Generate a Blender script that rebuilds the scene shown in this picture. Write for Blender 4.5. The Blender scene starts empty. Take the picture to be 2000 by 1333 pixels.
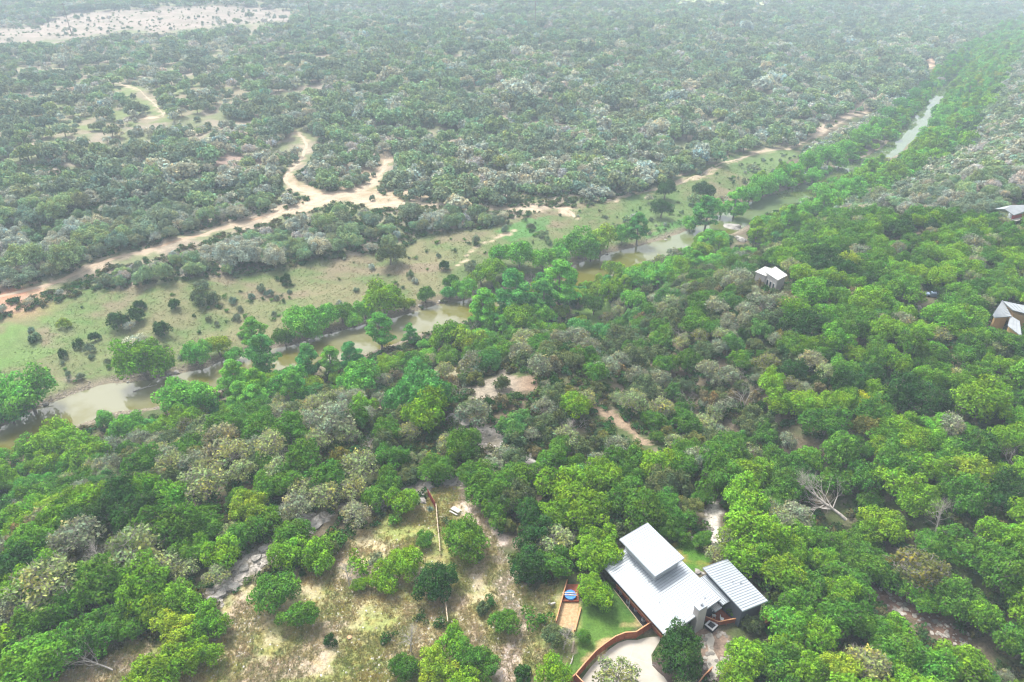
import bpy, bmesh, math, random, time
import numpy as np
from mathutils import Vector, Matrix
T0 = time.time()
R = math.radians
rng = np.random.default_rng(7)
random.seed(7)
S = bpy.context.scene
COL = S.collection

# ------------------------------------------------------------------ camera, sky, sun, exposure
PITCH = R(31.0)
CAMZ = 100.0
cam_d = bpy.data.cameras.new('camera')
cam_d.sensor_width = 36.0
cam_d.lens = 24.0
cam_d.clip_start = 0.5
cam_d.clip_end = 9000.0
cam = bpy.data.objects.new('camera', cam_d)
COL.objects.link(cam)
cam.location = (0, 0, CAMZ)
cam.rotation_euler = (math.pi / 2 - PITCH, 0, 0)
S.camera = cam

SUN_EL, SUN_AZ = R(58), R(-38)          # sun stands behind and to the left of what the camera sees, hazy
W = bpy.data.worlds.new('World')
S.world = W
W.use_nodes = True
nt = W.node_tree
nt.nodes.clear()
sky = nt.nodes.new('ShaderNodeTexSky')
sky.sky_type = 'NISHITA'
sky.sun_disc = False
sky.sun_elevation = SUN_EL
sky.sun_rotation = SUN_AZ
sky.air_density = 1.0
sky.dust_density = 4.0
sky.ozone_density = 1.0
hsv = nt.nodes.new('ShaderNodeHueSaturation')
hsv.inputs['Saturation'].default_value = 0.28
bg = nt.nodes.new('ShaderNodeBackground')
bg.inputs['Strength'].default_value = 0.11
wo = nt.nodes.new('ShaderNodeOutputWorld')
nt.links.new(sky.outputs[0], hsv.inputs['Color'])
nt.links.new(hsv.outputs[0], bg.inputs['Color'])
nt.links.new(bg.outputs[0], wo.inputs['Surface'])
sd = bpy.data.lights.new('sun', 'SUN')
sd.energy = 1.5
sd.angle = R(14)
sd.color = (1.0, 0.96, 0.89)
sun = bpy.data.objects.new('sun', sd)
COL.objects.link(sun)
sv = Vector((math.sin(SUN_AZ) * math.cos(SUN_EL), math.cos(SUN_AZ) * math.cos(SUN_EL), math.sin(SUN_EL)))
sun.rotation_euler = sv.to_track_quat('Z', 'Y').to_euler()
S.view_settings.view_transform = 'Standard'
S.view_settings.look = 'None'
S.view_settings.gamma = 1
S.view_settings.use_curve_mapping = False
S.view_settings.exposure = 1.75
S.render.engine = 'CYCLES'
S.cycles.use_denoising = True
S.cycles.use_adaptive_sampling = False
S.cycles.pixel_filter_type = 'BLACKMAN_HARRIS'
S.cycles.filter_width = 1.25
S.cycles.max_bounces = 6
S.cycles.diffuse_bounces = 2
S.cycles.volume_bounces = 0
HAZE = 0.00040

# ------------------------------------------------------------------ picture <-> place
F = 2000 * 24.0 / 36.0
CP, SP = math.cos(PITCH), math.sin(PITCH)


def proj(x, y, z):
    dz = np.asarray(z, float) - CAMZ
    depth = y * CP - dz * SP
    depth = np.where(depth < 1, 1, depth)
    return 1000 + F * x / depth, 666.5 - F * (y * SP + dz * CP) / depth, depth


def ray(u, v):
    a = (u - 1000) / F
    b = (v - 666.5) / F
    return a, CP - b * SP, -SP - b * CP


def at_z(u, v, z):
    a, b, c = ray(u, v)
    t = (z - CAMZ) / c
    return a * t, b * t, z


# ------------------------------------------------------------------ noise
def _hash(ix, iy, seed):
    h = (ix.astype(np.int64) * 374761393 + iy.astype(np.int64) * 668265263 + seed * 1274126177) & 0xFFFFFFFF
    h = ((h ^ (h >> 13)) * 1274126177) & 0xFFFFFFFF
    return ((h ^ (h >> 16)) & 0xFFFF) / 65535.0


def vnoise(x, y, seed=0):
    x = np.asarray(x, float); y = np.asarray(y, float)
    ix = np.floor(x); iy = np.floor(y)
    fx = x - ix; fy = y - iy
    fx = fx * fx * (3 - 2 * fx); fy = fy * fy * (3 - 2 * fy)
    a = _hash(ix, iy, seed); b = _hash(ix + 1, iy, seed)
    c = _hash(ix, iy + 1, seed); d = _hash(ix + 1, iy + 1, seed)
    return (a * (1 - fx) + b * fx) * (1 - fy) + (c * (1 - fx) + d * fx) * fy


def fbm(x, y, seed=0, octv=4):
    s = 0; amp = 0.5; tot = 0
    for k in range(octv):
        s = s + amp * vnoise(x * 2 ** k + 13.7 * k, y * 2 ** k - 7.1 * k, seed + k)
        tot += amp
        amp *= 0.5
    return s / tot


def sstep(a, b, x):
    t = np.clip((np.asarray(x, float) - a) / (b - a), 0, 1)
    return t * t * (3 - 2 * t)


# ------------------------------------------------------------------ river line and terrain height
WATER = -26.0
RIV_PX = [(-260, 1010), (-140, 945), (-60, 905), (0, 868), (100, 818), (200, 780), (300, 768), (400, 745), (500, 715), (600, 692), (700, 665),
          (780, 640), (880, 612), (980, 592), (1060, 568), (1150, 533), (1220, 508), (1320, 480), (1400, 447),
          (1450, 418), (1540, 388), (1600, 362), (1680, 325), (1740, 295), (1770, 262), (1810, 220),
          (1840, 185), (1870, 150), (1900, 118), (1940, 88), (2000, 55), (2080, 20)]
RIV = np.array([at_z(u, v, WATER)[:2] for u, v in RIV_PX])
RAV = np.array([at_z(u, v, -14)[:2] for u, v in [(1150, 600), (1230, 700), (1310, 810), (1420, 905), (1560, 1010), (1650, 1120), (1740, 1230), (1850, 1340), (1950, 1450)]])


def linedist(x, y, L):
    x = np.asarray(x, float); y = np.asarray(y, float)
    best = np.full(x.shape, 1e9); sign = np.ones(x.shape); par = np.zeros(x.shape)
    for k in range(len(L) - 1):
        ax, ay = L[k]; bx, by = L[k + 1]
        dx, dy = bx - ax, by - ay
        l2 = dx * dx + dy * dy
        t = np.clip(((x - ax) * dx + (y - ay) * dy) / l2, 0, 1)
        px, py = x - ax - t * dx, y - ay - t * dy
        d = np.hypot(px, py)
        m = d < best
        best = np.where(m, d, best)
        sign = np.where(m, np.sign(dx * py - dy * px), sign)
        par = np.where(m, k + t, par)
    return best, sign, par


HOUSE_C = (28.0, 77.0)
HW = 8.6                                  # half width of the river


def height(x, y):
    x = np.asarray(x, float); y = np.asarray(y, float)
    d, s, par = linedist(x, y, RIV)
    hw = HW * (0.85 + 0.35 * vnoise(par * 1.7, par * 0, 5)) * (1 - 0.72 * sstep(26.3, 27.5, par)) * (1 - 0.35 * sstep(22.0, 22.6, par) * sstep(24.0, 23.3, par))
    bed = WATER - 1.3 * (1 - np.clip(d / hw, 0, 1) ** 2)
    bank = WATER + 1.4 * sstep(0, 5, d - hw)
    near = bank + 3.0 * sstep(10, 30, d) + 21.6 * sstep(28, 88, d)
    far = bank + 5.0 * sstep(12, 75, d) + 15.0 * sstep(60, 420, d) + 4 * sstep(500, 1200, d)
    z = np.where(s > 0, far, near)
    dr, _, _ = linedist(x, y, RAV)
    z = z - 9.0 * np.exp(-(dr / 14.0) ** 2) * sstep(20, 55, d) * (s < 0)
    z = np.where(d < hw, bed, z)
    hd = np.hypot(x - HOUSE_C[0] + 8, y - HOUSE_C[1])
    amp = sstep(8, 40, d) * sstep(24, 60, hd)
    z = z + amp * ((fbm(x / 55, y / 55, 11) - 0.5) * np.where(s > 0, 9.0, 5.0) + (fbm(x / 9, y / 9, 21, 3) - 0.5) * 1.0)
    z = z + np.where(s > 0, 1, 0.5) * sstep(300, 900, d) * (fbm(x / 240, y / 240, 31) - 0.5) * 22
    # promontory of bare rock above the river
    return z


def height1(x, y):
    return float(height(np.array([x]), np.array([y]))[0])


def ground_at(u, v, above=0.0):
    """Where the sight line of a picture point meets the terrain (raised by `above`)."""
    a, b, c = ray(u, v)
    ts = np.concatenate([np.linspace(60, 400, 1400), np.linspace(400, 2500, 3500)])
    z = height(a * ts, b * ts) + above
    below = CAMZ + c * ts < z
    k = int(np.argmax(below)) if below.any() else len(ts) - 1
    t0, t1 = ts[max(k - 1, 0)], ts[k]
    for _ in range(5):
        tm = (t0 + t1) / 2
        if CAMZ + c * tm < height1(a * tm, b * tm) + above:
            t1 = tm
        else:
            t0 = tm
    t = (t0 + t1) / 2
    return a * t, b * t, height1(a * t, b * t), t


def inpoly(u, v, P):
    u = np.asarray(u, float); v = np.asarray(v, float)
    ins = np.zeros(u.shape, bool)
    n = len(P)
    for i in range(n):
        x1, y1 = P[i]; x2, y2 = P[(i + 1) % n]
        if y1 == y2:
            continue
        c = ((y1 > v) != (y2 > v)) & (u < (x2 - x1) * (v - y1) / (y2 - y1) + x1)
        ins ^= c
    return ins


def pdist(u, v, L):
    return linedist(u, v, np.array(L, float))[0]


# picture-space outlines of what lies on the ground, used to lay it out in the place
MEADOW = [(425, 1190), (470, 1150), (560, 1125), (640, 1100), (655, 1065), (700, 1035), (760, 1010), (800, 985), (850, 945), (905, 955), (935, 985), (960, 1040), (985, 1080),
          (1000, 1130), (1040, 1150), (1090, 1130), (1135, 1190), (1125, 1330), (1120, 1500), (-50, 1500), (60, 1340), (130, 1310), (200, 1285), (250, 1245), (330, 1250), (400, 1235), (440, 1225)]
LAWN = [(1128, 1195), (1150, 1150), (1200, 1130), (1262, 1222), (1272, 1225), (1215, 1240), (1185, 1262), (1150, 1300), (1118, 1330), (1112, 1260)]
LAWN2 = [(1318, 1062), (1335, 1048), (1372, 1068), (1400, 1085), (1395, 1110), (1368, 1132), (1340, 1095)]
FLOOD = [(-60, 640), (100, 590), (170, 568), (330, 548), (500, 532), (650, 502), (780, 488), (830, 455), (960, 442), (1060, 410), (1180, 392), (1290, 362), (1440, 300), (1500, 285),
         (1560, 300), (1480, 360), (1460, 400), (1350, 455), (1200, 490), (1130, 525), (1000, 540), (900, 580), (780, 620), (700, 640), (560, 670), (430, 712), (300, 740), (100, 790), (-60, 850)]
FIELD_UL = [(-200, 62), (0, 58), (80, 46), (140, 24), (420, 10), (570, 20), (565, 42), (440, 48), (330, 62), (240, 60), (130, 76), (40, 82), (-200, 95)]
MEAD_UL = [(-100, 270), (30, 205), (90, 190), (250, 165), (330, 150), (470, 145), (490, 185), (400, 215), (330, 240), (230, 250), (170, 262), (80, 270), (20, 290)]
SLOPE_BARE = [(415, 318), (432, 300), (470, 304), (545, 312), (550, 320), (500, 322), (440, 326)]
LOOP_BARE = [(648, 318), (700, 330), (742, 300), (762, 288), (768, 312), (745, 345), (735, 366), (790, 368), (850, 380), (800, 402), (740, 404), (700, 396), (660, 392), (600, 412), (545, 420), (570, 400), (610, 384), (570, 372), (552, 350), (572, 338), (600, 362), (650, 374), (690, 350), (640, 335)]
KNOLL = [(918, 755), (938, 735), (985, 722), (1030, 738), (1066, 766), (1040, 766), (985, 764), (940, 780), (920, 774)]
KNOLL2 = [(1145, 785), (1200, 800), (1240, 835), (1285, 870), (1270, 872), (1220, 845), (1160, 805)]
SHELF = [(705, 790), (780, 745), (850, 720), (960, 700), (975, 708), (880, 740), (800, 775), (730, 800)]
FIELD_TOP = [(1310, -15), (1460, -12), (1510, 8), (1490, 12), (1400, 4), (1320, 6)]
GREEN_STRIP = [(1120, 600), (1180, 570), (1200, 600), (1170, 625), (1200, 680), (1180, 690), (1140, 640)]
BARE_FAR = [(1668, 204), (1712, 186), (1740, 182), (1738, 190), (1700, 208), (1650, 232), (1600, 256), (1570, 270), (1590, 252), (1640, 228)]
BARE_FAR2 = [(1808, 112), (1822, 108), (1828, 122), (1818, 136), (1810, 132)]
ROCKS_A = [(870, 820), (930, 815), (985, 850), (1050, 900), (1045, 925), (1000, 920), (960, 880), (900, 860)]
ROCKS_B = [(690, 990), (740, 975), (800, 945), (860, 930), (900, 925), (915, 950), (850, 955), (780, 985), (700, 1020)]
ROCKS_C = [(440, 1110), (470, 1070), (540, 1050), (600, 1000), (640, 1000), (610, 1040), (520, 1090), (480, 1130), (430, 1170), (390, 1160)]
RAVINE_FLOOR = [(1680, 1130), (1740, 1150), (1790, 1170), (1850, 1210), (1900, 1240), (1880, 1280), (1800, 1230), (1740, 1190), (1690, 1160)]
BACKYARD = [(1355, 1230), (1390, 1225), (1430, 1240), (1425, 1290), (1400, 1330), (1370, 1330), (1375, 1270)]
ROADS = {
    'loop': (([(575, 258), (592, 268), (600, 285), (590, 308), (572, 328), (556, 345), (560, 360), (590, 374), (640, 386), (690, 378), (730, 355), (750, 330), (758, 300)]), 1.55),
    'spur': (([(640, 386), (610, 400), (560, 410), (520, 425)]), 1.8),
    'east': (([(690, 390), (740, 402), (800, 396), (900, 402), (1000, 406), (1080, 404), (1115, 412), (1122, 425)]), 1.5),
    'lower': (([(545, 416), (490, 430), (430, 445), (355, 468), (290, 490), (230, 502), (180, 520), (110, 552), (50, 568), (-60, 590)]), 1.7),
    'trail': (([(1180, 392), (1240, 378), (1290, 368), (1370, 342), (1440, 312), (1490, 294), (1540, 290), (1600, 262), (1650, 235), (1700, 215)]), 1.0),
    'upper': (([(225, 160), (275, 178), (298, 200), (322, 228), (270, 234)]), 0.6),
    'riverpath': (([(895, 520), (930, 480), (970, 465), (1010, 450)]), 0.5),
}
FOOT = [(905, 960), (925, 1000), (955, 1030), (985, 1055), (975, 1090), (985, 1140), (1010, 1170), (1022, 1210), (1010, 1260), (985, 1300), (975, 1360)]
GRAVEL_PATH = [(1383, 985), (1390, 1010), (1396, 1030), (1405, 1055)]


# ------------------------------------------------------------------ materials
def mat(name, color=(0.5, 0.5, 0.5), rough=0.8, metal=0.0, var=0.0, scale=4.0, spec=0.3, color2=None, bump=0.0, coord='Object'):
    m = bpy.data.materials.new(name)
    m.use_nodes = True
    n = m.node_tree
    b = n.nodes['Principled BSDF']
    b.inputs['Roughness'].default_value = rough
    b.inputs['Metallic'].default_value = metal
    b.inputs['Specular IOR Level'].default_value = spec
    c = (*color, 1)
    b.inputs['Base Color'].default_value = c
    if var > 0 or color2 is not None:
        tc = n.nodes.new('ShaderNodeTexCoord')
        no = n.nodes.new('ShaderNodeTexNoise')
        no.inputs['Scale'].default_value = scale
        no.inputs['Detail'].default_value = 5
        no.inputs['Roughness'].default_value = 0.65
        mx = n.nodes.new('ShaderNodeMix')
        mx.data_type = 'RGBA'
        mr = n.nodes.new('ShaderNodeMapRange')
        mr.inputs[1].default_value = 0.35
        mr.inputs[2].default_value = 0.65
        c2 = color2 if color2 is not None else tuple(max(0, k * (1 - var)) for k in color)
        mx.inputs[6].default_value = c
        mx.inputs[7].default_value = (*c2, 1)
        n.links.new(tc.outputs[coord], no.inputs['Vector'])
        n.links.new(no.outputs['Fac'], mr.inputs[0])
        n.links.new(mr.outputs[0], mx.inputs[0])
        n.links.new(mx.outputs[2], b.inputs['Base Color'])
        if bump:
            bp = n.nodes.new('ShaderNodeBump')
            bp.inputs['Strength'].default_value = bump
            bp.inputs['Distance'].default_value = 0.1
            n.links.new(no.outputs['Fac'], bp.inputs['Height'])
            n.links.new(bp.outputs[0], b.inputs['Normal'])
    return m


def leaf_mat(name, transl=0.20):
    m = bpy.data.materials.new(name)
    m.use_nodes = True
    n = m.node_tree
    n.nodes.clear()
    out = n.nodes.new('ShaderNodeOutputMaterial')
    tint = n.nodes.new('ShaderNodeAttribute'); tint.attribute_type = 'INSTANCER'; tint.attribute_name = 'tint'
    lv = n.nodes.new('ShaderNodeAttribute'); lv.attribute_type = 'GEOMETRY'; lv.attribute_name = 'leafv'
    mul = n.nodes.new('ShaderNodeVectorMath'); mul.operation = 'MULTIPLY'
    n.links.new(tint.outputs['Color'], mul.inputs[0])
    n.links.new(lv.outputs['Color'], mul.inputs[1])
    d = n.nodes.new('ShaderNodeBsdfDiffuse')
    t = n.nodes.new('ShaderNodeBsdfTranslucent')
    mx = n.nodes.new('ShaderNodeMixShader')
    mx.inputs[0].default_value = transl
    n.links.new(mul.outputs[0], d.inputs['Color'])
    n.links.new(mul.outputs[0], t.inputs['Color'])
    n.links.new(d.outputs[0], mx.inputs[1])
    n.links.new(t.outputs[0], mx.inputs[2])
    n.links.new(mx.outputs[0], out.inputs['Surface'])
    return m


M = {
    'leaf': leaf_mat('leaf'),
    'bark': mat('bark', (0.25, 0.215, 0.18), 0.9, var=0.5, scale=3),
    'bark_pale': mat('bark_pale', (0.52, 0.47, 0.42), 0.9, var=0.45, scale=2),
    'bark_twig': mat('bark_twig', (0.36, 0.33, 0.28), 0.9, var=0.45, scale=2),
    'bark_grey': mat('bark_grey', (0.27, 0.24, 0.21), 0.9, var=0.4, scale=2),
    'roof': mat('galvalume', (0.40, 0.435, 0.46), 0.45, metal=0.25, color2=(0.345, 0.38, 0.41), scale=0.9, spec=0.5),
    'seam': mat('seam_metal_shaded', (0.28, 0.31, 0.34), 0.5, metal=0.25),  # roof's own metal, darkened so the rib shading sits in the colour
    'roof_old': mat('weathered_metal', (0.34, 0.36, 0.37), 0.5, metal=0.3, var=0.2, scale=0.5),
    'roof_white': mat('pale_roof', (0.48, 0.47, 0.43), 0.6, var=0.12, scale=0.6),
    'wall_grey': mat('grey_siding', (0.09, 0.105, 0.125), 0.75, var=0.12, scale=1.5),
    'wall_light': mat('light_siding', (0.40, 0.43, 0.44), 0.7, var=0.08, scale=1.5),
    'trim': mat('white_trim', (0.58, 0.58, 0.57), 0.6),
    'stucco': mat('stucco', (0.42, 0.39, 0.37), 0.85, var=0.12, scale=1.2),
    'stucco_cap': mat('cap_metal', (0.34, 0.37, 0.40), 0.5, metal=0.3),
    'glass': mat('window_glass', (0.03, 0.045, 0.055), 0.08, spec=0.8),
    'cedar': mat('cedar_stain', (0.36, 0.10, 0.045), 0.75, color2=(0.24, 0.07, 0.035), scale=2.5),
    'cedar_cap': mat('cedar_cap', (0.56, 0.28, 0.14), 0.75, var=0.2, scale=2),
    'timber': mat('pale_timber', (0.50, 0.40, 0.28), 0.8, var=0.3, scale=2),
    'mulch': mat('dark_mulch', (0.022, 0.018, 0.017), 0.95, var=0.6, scale=6, bump=0.5),
    'concrete': mat('concrete', (0.42, 0.385, 0.33), 0.85, color2=(0.34, 0.31, 0.26), scale=0.35, bump=0.05),
    'blue': mat('blue_tarp', (0.03, 0.12, 0.50), 0.4, color2=(0.05, 0.26, 0.62), scale=2.2),
    'stone': mat('limestone', (0.36, 0.34, 0.31), 0.9, color2=(0.19, 0.175, 0.155), scale=1.6, bump=0.4),
    'stone_pale': mat('pale_limestone', (0.50, 0.475, 0.43), 0.9, var=0.25, scale=2.0),
    'rust': mat('rusty_metal', (0.26, 0.035, 0.03), 0.75, color2=(0.17, 0.03, 0.02), scale=1.5),
    'wire': mat('fence_wire', (0.22, 0.16, 0.12), 0.8, var=0.3),
    'black': mat('dark_metal', (0.03, 0.03, 0.035), 0.6),
    'white': mat('white_paint', (0.75, 0.75, 0.73), 0.6),
    'tan_wall': mat('tan_wall', (0.55, 0.36, 0.17), 0.8, var=0.15, scale=0.8),
    'red_trim': mat('red_trim', (0.40, 0.06, 0.05), 0.7),
    'pole': mat('pole_wood', (0.20, 0.155, 0.12), 0.9, var=0.3, scale=0.6),
    'glaze': mat('pot_glaze', (0.30, 0.10, 0.08), 0.5),
    'car_blue': mat('car_paint', (0.20, 0.26, 0.36), 0.3, spec=0.6),
    'galv_tank': mat('galvanized', (0.35, 0.37, 0.38), 0.4, metal=0.5),
}


# ------------------------------------------------------------------ object helpers
def mesh_from(name, V, Fc, mats, fmat=None, smooth=False, leafv=None):
    me = bpy.data.meshes.new(name)
    V = np.asarray(V, np.float32)
    if isinstance(Fc, np.ndarray):
        nf, k = Fc.shape
        me.vertices.add(len(V)); me.vertices.foreach_set('co', V.ravel())
        me.loops.add(nf * k); me.loops.foreach_set('vertex_index', Fc.ravel().astype(np.int32))
        me.polygons.add(nf); me.polygons.foreach_set('loop_start', np.arange(0, nf * k, k, dtype=np.int32))
        try:
            me.polygons.foreach_set('loop_total', np.full(nf, k, np.int32))
        except Exception:
            pass
    else:
        me.from_pydata([tuple(map(float, p)) for p in V], [], [tuple(f) for f in Fc])
    for m in mats:
        me.materials.append(m)
    if fmat is not None:
        me.polygons.foreach_set('material_index', np.asarray(fmat, np.int32))
    if smooth:
        me.polygons.foreach_set('use_smooth', np.ones(len(me.polygons), bool))
    if leafv is not None:
        at = me.attributes.new('leafv', 'FLOAT_COLOR', 'FACE')
        c = np.ones((len(leafv), 4), np.float32); c[:, :3] = leafv
        at.data.foreach_set('color', c.ravel())
    me.update(calc_edges=True)
    return me


def add(name, me, parent=None, loc=(0, 0, 0), rot=(0, 0, 0), scale=(1, 1, 1), kind=None):
    o = bpy.data.objects.new(name, me)
    COL.objects.link(o)
    o.location = loc; o.rotation_euler = rot; o.scale = scale
    if parent is not None:
        o.parent = parent
    if kind:
        o['kind'] = kind
    return o


def tag(o, label, cat, group=None):
    o['label'] = label; o['category'] = cat
    if group:
        o['group'] = group
    return o


def thing(name, label, cat, loc=(0, 0, 0), rz=0.0, group=None):
    o = add(name, None, None, loc, (0, 0, rz))
    return tag(o, label, cat, group)


class MB:
    """Collects boxes, prisms and tubes into one mesh."""
    def __init__(s):
        s.v = []; s.f = []

    def hexa(s, p):
        b = len(s.v)
        s.v += [tuple(q) for q in p]
        for f in ((0, 3, 2, 1), (4, 5, 6, 7), (0, 1, 5, 4), (1, 2, 6, 5), (2, 3, 7, 6), (3, 0, 4, 7)):
            s.f.append([b + i for i in f])
        return s

    def box(s, x0, x1, y0, y1, z0, z1):
        return s.hexa([(x0, y0, z0), (x1, y0, z0), (x1, y1, z0), (x0, y1, z0), (x0, y0, z1), (x1, y0, z1), (x1, y1, z1), (x0, y1, z1)])

    def bar(s, a, b, w, h=None):
        a = Vector(a); b = Vector(b); d = (b - a)
        h = h or w
        side = d.cross(Vector((0, 0, 1)))
        if side.length < 1e-4:
            side = Vector((1, 0, 0))
        side.normalize(); up = side.cross(d).normalized()
        sx = side * w / 2; uz = up * h / 2
        return s.hexa([a - sx - uz, b - sx - uz, b + sx - uz, a + sx - uz, a - sx + uz, b - sx + uz, b + sx + uz, a + sx + uz])

    def tube(s, pts, rad, n=6):
        rings = []
        pts = [Vector(p) for p in pts]
        for i, p in enumerate(pts):
            d = (pts[min(i + 1, len(pts) - 1)] - pts[max(i - 1, 0)]).normalized()
            a = d.cross(Vector((0.3, 0.9, 0.2))); a.normalize(); b = d.cross(a)
            r = rad[i] if hasattr(rad, '__len__') else rad
            base = len(s.v)
            for k in range(n):
                t = 2 * math.pi * k / n
                s.v.append(tuple(p + a * (r * math.cos(t)) + b * (r * math.sin(t))))
            rings.append(base)
        for i in range(len(rings) - 1):
            for k in range(n):
                k2 = (k + 1) % n
                s.f.append([rings[i] + k, rings[i] + k2, rings[i + 1] + k2, rings[i + 1] + k])
        s.f.append([rings[0] + k for k in reversed(range(n))]); s.f.append([rings[-1] + k for k in range(n)])
        return s

    def cyl(s, x, y, z0, z1, r, n=16, r2=None):
        r2 = r if r2 is None else r2
        b = len(s.v)
        for z, q in ((z0, r), (z1, r2)):
            for k in range(n):
                t = 2 * math.pi * k / n
                s.v.append((x + q * math.cos(t), y + q * math.sin(t), z))
        for k in range(n):
            s.f.append([b + k, b + (k + 1) % n, b + n + (k + 1) % n, b + n + k])
        s.f.append([b + k for k in reversed(range(n))]); s.f.append([b + n + k for k in range(n)])
        return s

    def prism(s, poly, z0, z1):
        b = len(s.v); n = len(poly)
        s.v += [(p[0], p[1], z0) for p in poly] + [(p[0], p[1], z1) for p in poly]
        s.f.append([b + k for k in reversed(range(n))]); s.f.append([b + n + k for k in range(n)])
        for k in range(n):
            s.f.append([b + k, b + (k + 1) % n, b + n + (k + 1) % n, b + n + k])
        return s

    def mesh(s, name, m, smooth=False):
        me = bpy.data.meshes.new(name)
        me.from_pydata([tuple(map(float, p)) for p in s.v], [], s.f)
        me.materials.append(m)
        if smooth:
            me.polygons.foreach_set('use_smooth', np.ones(len(me.polygons), bool))
        return me

    def build(s, name, m, parent=None, smooth=False, **k):
        return add(name, s.mesh(name, m, smooth), parent, **k)


# ------------------------------------------------------------------ the ground
rows = list(np.arange(-60, 40, 5.0))
y = 40.0
while y < 3600:
    rows.append(y); y += max(0.42, 0.0052 * y)
rows = np.array(rows)
cols = np.linspace(-1.12, 1.12, 430)
YY, SS = np.meshgrid(rows, cols, indexing='ij')
XX = SS * (np.maximum(YY, 0) + 85)
ZZ = height(XX, YY)
NR, NC = YY.shape


def ground_z(x, y):
    """Height of the terrain sheet itself (its own triangles, near enough)."""
    return height(x, y)


gx, gy = XX.ravel(), YY.ravel()
U, V_, DEP = proj(gx, gy, ZZ.ravel())
# ragged outlines: warp the picture coordinates with noise that is fixed to the place
wamp = np.clip(4600 / DEP, 3, 32)
wu = U + (fbm(gx / 5, gy / 5, 51, 3) - 0.5) * wamp * 1.6
wv = V_ + (fbm(gx / 5, gy / 5, 61, 3) - 0.5) * wamp
n1 = fbm(gx / 2.2, gy / 2.2, 71, 4); n2 = fbm(gx / 11, gy / 11, 81, 4); n3 = fbm(gx / 38, gy / 38, 91, 3); n4 = fbm(gx / 0.9, gy / 0.9, 101, 2)
rd, rs, rpar = linedist(gx, gy, RIV)
hwv = HW * (0.85 + 0.35 * vnoise(rpar * 1.7, rpar * 0, 5)) * (1 - 0.72 * sstep(26.3, 27.5, rpar)) * (1 - 0.35 * sstep(22.0, 22.6, rpar) * sstep(24.0, 23.3, rpar))


def C(*c):
    return np.array(c, float)[None, :]


def lerp(a, b, t):
    t = np.clip(t, 0, 1)[:, None]
    return a * (1 - t) + b * t


g = lerp(C(0.115, 0.095, 0.06), C(0.075, 0.10, 0.035), sstep(0.4, 0.6, n2))
g = lerp(g, C(0.20, 0.165, 0.12), sstep(0.58, 0.72, n1) * 0.7)
farside = rs > 0
hill = lerp(C(0.26, 0.22, 0.165), C(0.16, 0.18, 0.09), sstep(0.40, 0.58, n2))
g = np.where((farside & (rd > 45))[:, None], hill, g)


def paint(poly, colr, strength=1.0):
    global g
    m = inpoly(wu, wv, poly)
    g = np.where(m[:, None], g * (1 - strength) + colr * strength, g)


meadow = lerp(C(0.42, 0.36, 0.22), C(0.22, 0.25, 0.08), sstep(0.38, 0.60, n2 * 0.6 + n1 * 0.4))
meadow = lerp(meadow, C(0.42, 0.33, 0.26), sstep(0.52, 0.66, fbm(gx / 6, gy / 6, 111, 4)) * 0.8)
meadow = lerp(meadow, C(0.27, 0.21, 0.07), sstep(0.5, 0.7, n4) * 0.5)
paint(MEADOW, meadow)
lawn = lerp(C(0.06, 0.125, 0.022), C(0.085, 0.165, 0.028), sstep(0.4, 0.65, n2))
lawn = lerp(lawn, C(0.42, 0.30, 0.16), sstep(0.60, 0.70, fbm(gx / 3.2, gy / 3.2, 121, 3)) * 0.8)
lawn = lerp(lawn, C(0.04, 0.10, 0.02), sstep(0.5, 0.7, n1) * 0.6)
paint(LAWN, lawn)
paint(LAWN2, lerp(C(0.07, 0.17, 0.02), C(0.24, 0.20, 0.05), sstep(0.42, 0.66, n1)))
flood = lerp(C(0.105, 0.150, 0.050), C(0.175, 0.165, 0.085), sstep(0.42, 0.60, n2 * 0.55 + n3 * 0.45))
flood = lerp(flood, C(0.145, 0.155, 0.07), sstep(0.45, 0.6, n1) * 0.7)
flood = lerp(flood, C(0.20, 0.155, 0.105), sstep(0.54, 0.66, fbm(gx / 24, gy / 12, 131, 4)) * 0.75)
flood = lerp(flood, C(0.085, 0.165, 0.045), sstep(800, 1150, U) * sstep(0.40, 0.55, n3) * 0.7)
flood = lerp(flood, C(0.075, 0.22, 0.03), (sstep(300, 0, U)) * sstep(0.45, 0.55, n2) * 0.5)
paint(FLOOD, flood)
paint([(965, 455), (1020, 430), (1075, 425), (1060, 450), (1000, 475)], C(0.07, 0.19, 0.045), 0.75)
paint([(1290, 440), (1360, 420), (1400, 395), (1420, 420), (1360, 455), (1240, 480)], C(0.065, 0.19, 0.04), 0.75)
tan = lerp(C(0.29, 0.235, 0.195), C(0.23, 0.20, 0.155), sstep(0.4, 0.6, n2))
paint(FIELD_UL, tan)
mul_ = lerp(C(0.15, 0.185, 0.075), C(0.23, 0.20, 0.135), sstep(0.42, 0.62, n2))
paint(MEAD_UL, mul_)
paint(SLOPE_BARE, C(0.29, 0.21, 0.17) * (0.8 + 0.4 * n1[:, None]))
dirt = lerp(C(0.37, 0.285, 0.20), C(0.25, 0.21, 0.12), sstep(0.45, 0.62, n1))
paint(LOOP_BARE, dirt)
paint(KNOLL, lerp(C(0.25, 0.215, 0.165), C(0.22, 0.155, 0.105), sstep(985, 1040, U)) * (0.8 + 0.4 * n4[:, None]))
paint(KNOLL2, C(0.25, 0.185, 0.125) * (0.8 + 0.4 * n4[:, None]))
paint(SHELF, C(0.22, 0.195, 0.12) * (0.8 + 0.4 * n4[:, None]))
paint(FIELD_TOP, C(0.30, 0.34, 0.17))
paint(GREEN_STRIP, C(0.13, 0.22, 0.05))
paint(BARE_FAR, C(0.42, 0.33, 0.25)); paint(BARE_FAR2, C(0.46, 0.32, 0.22))
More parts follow.
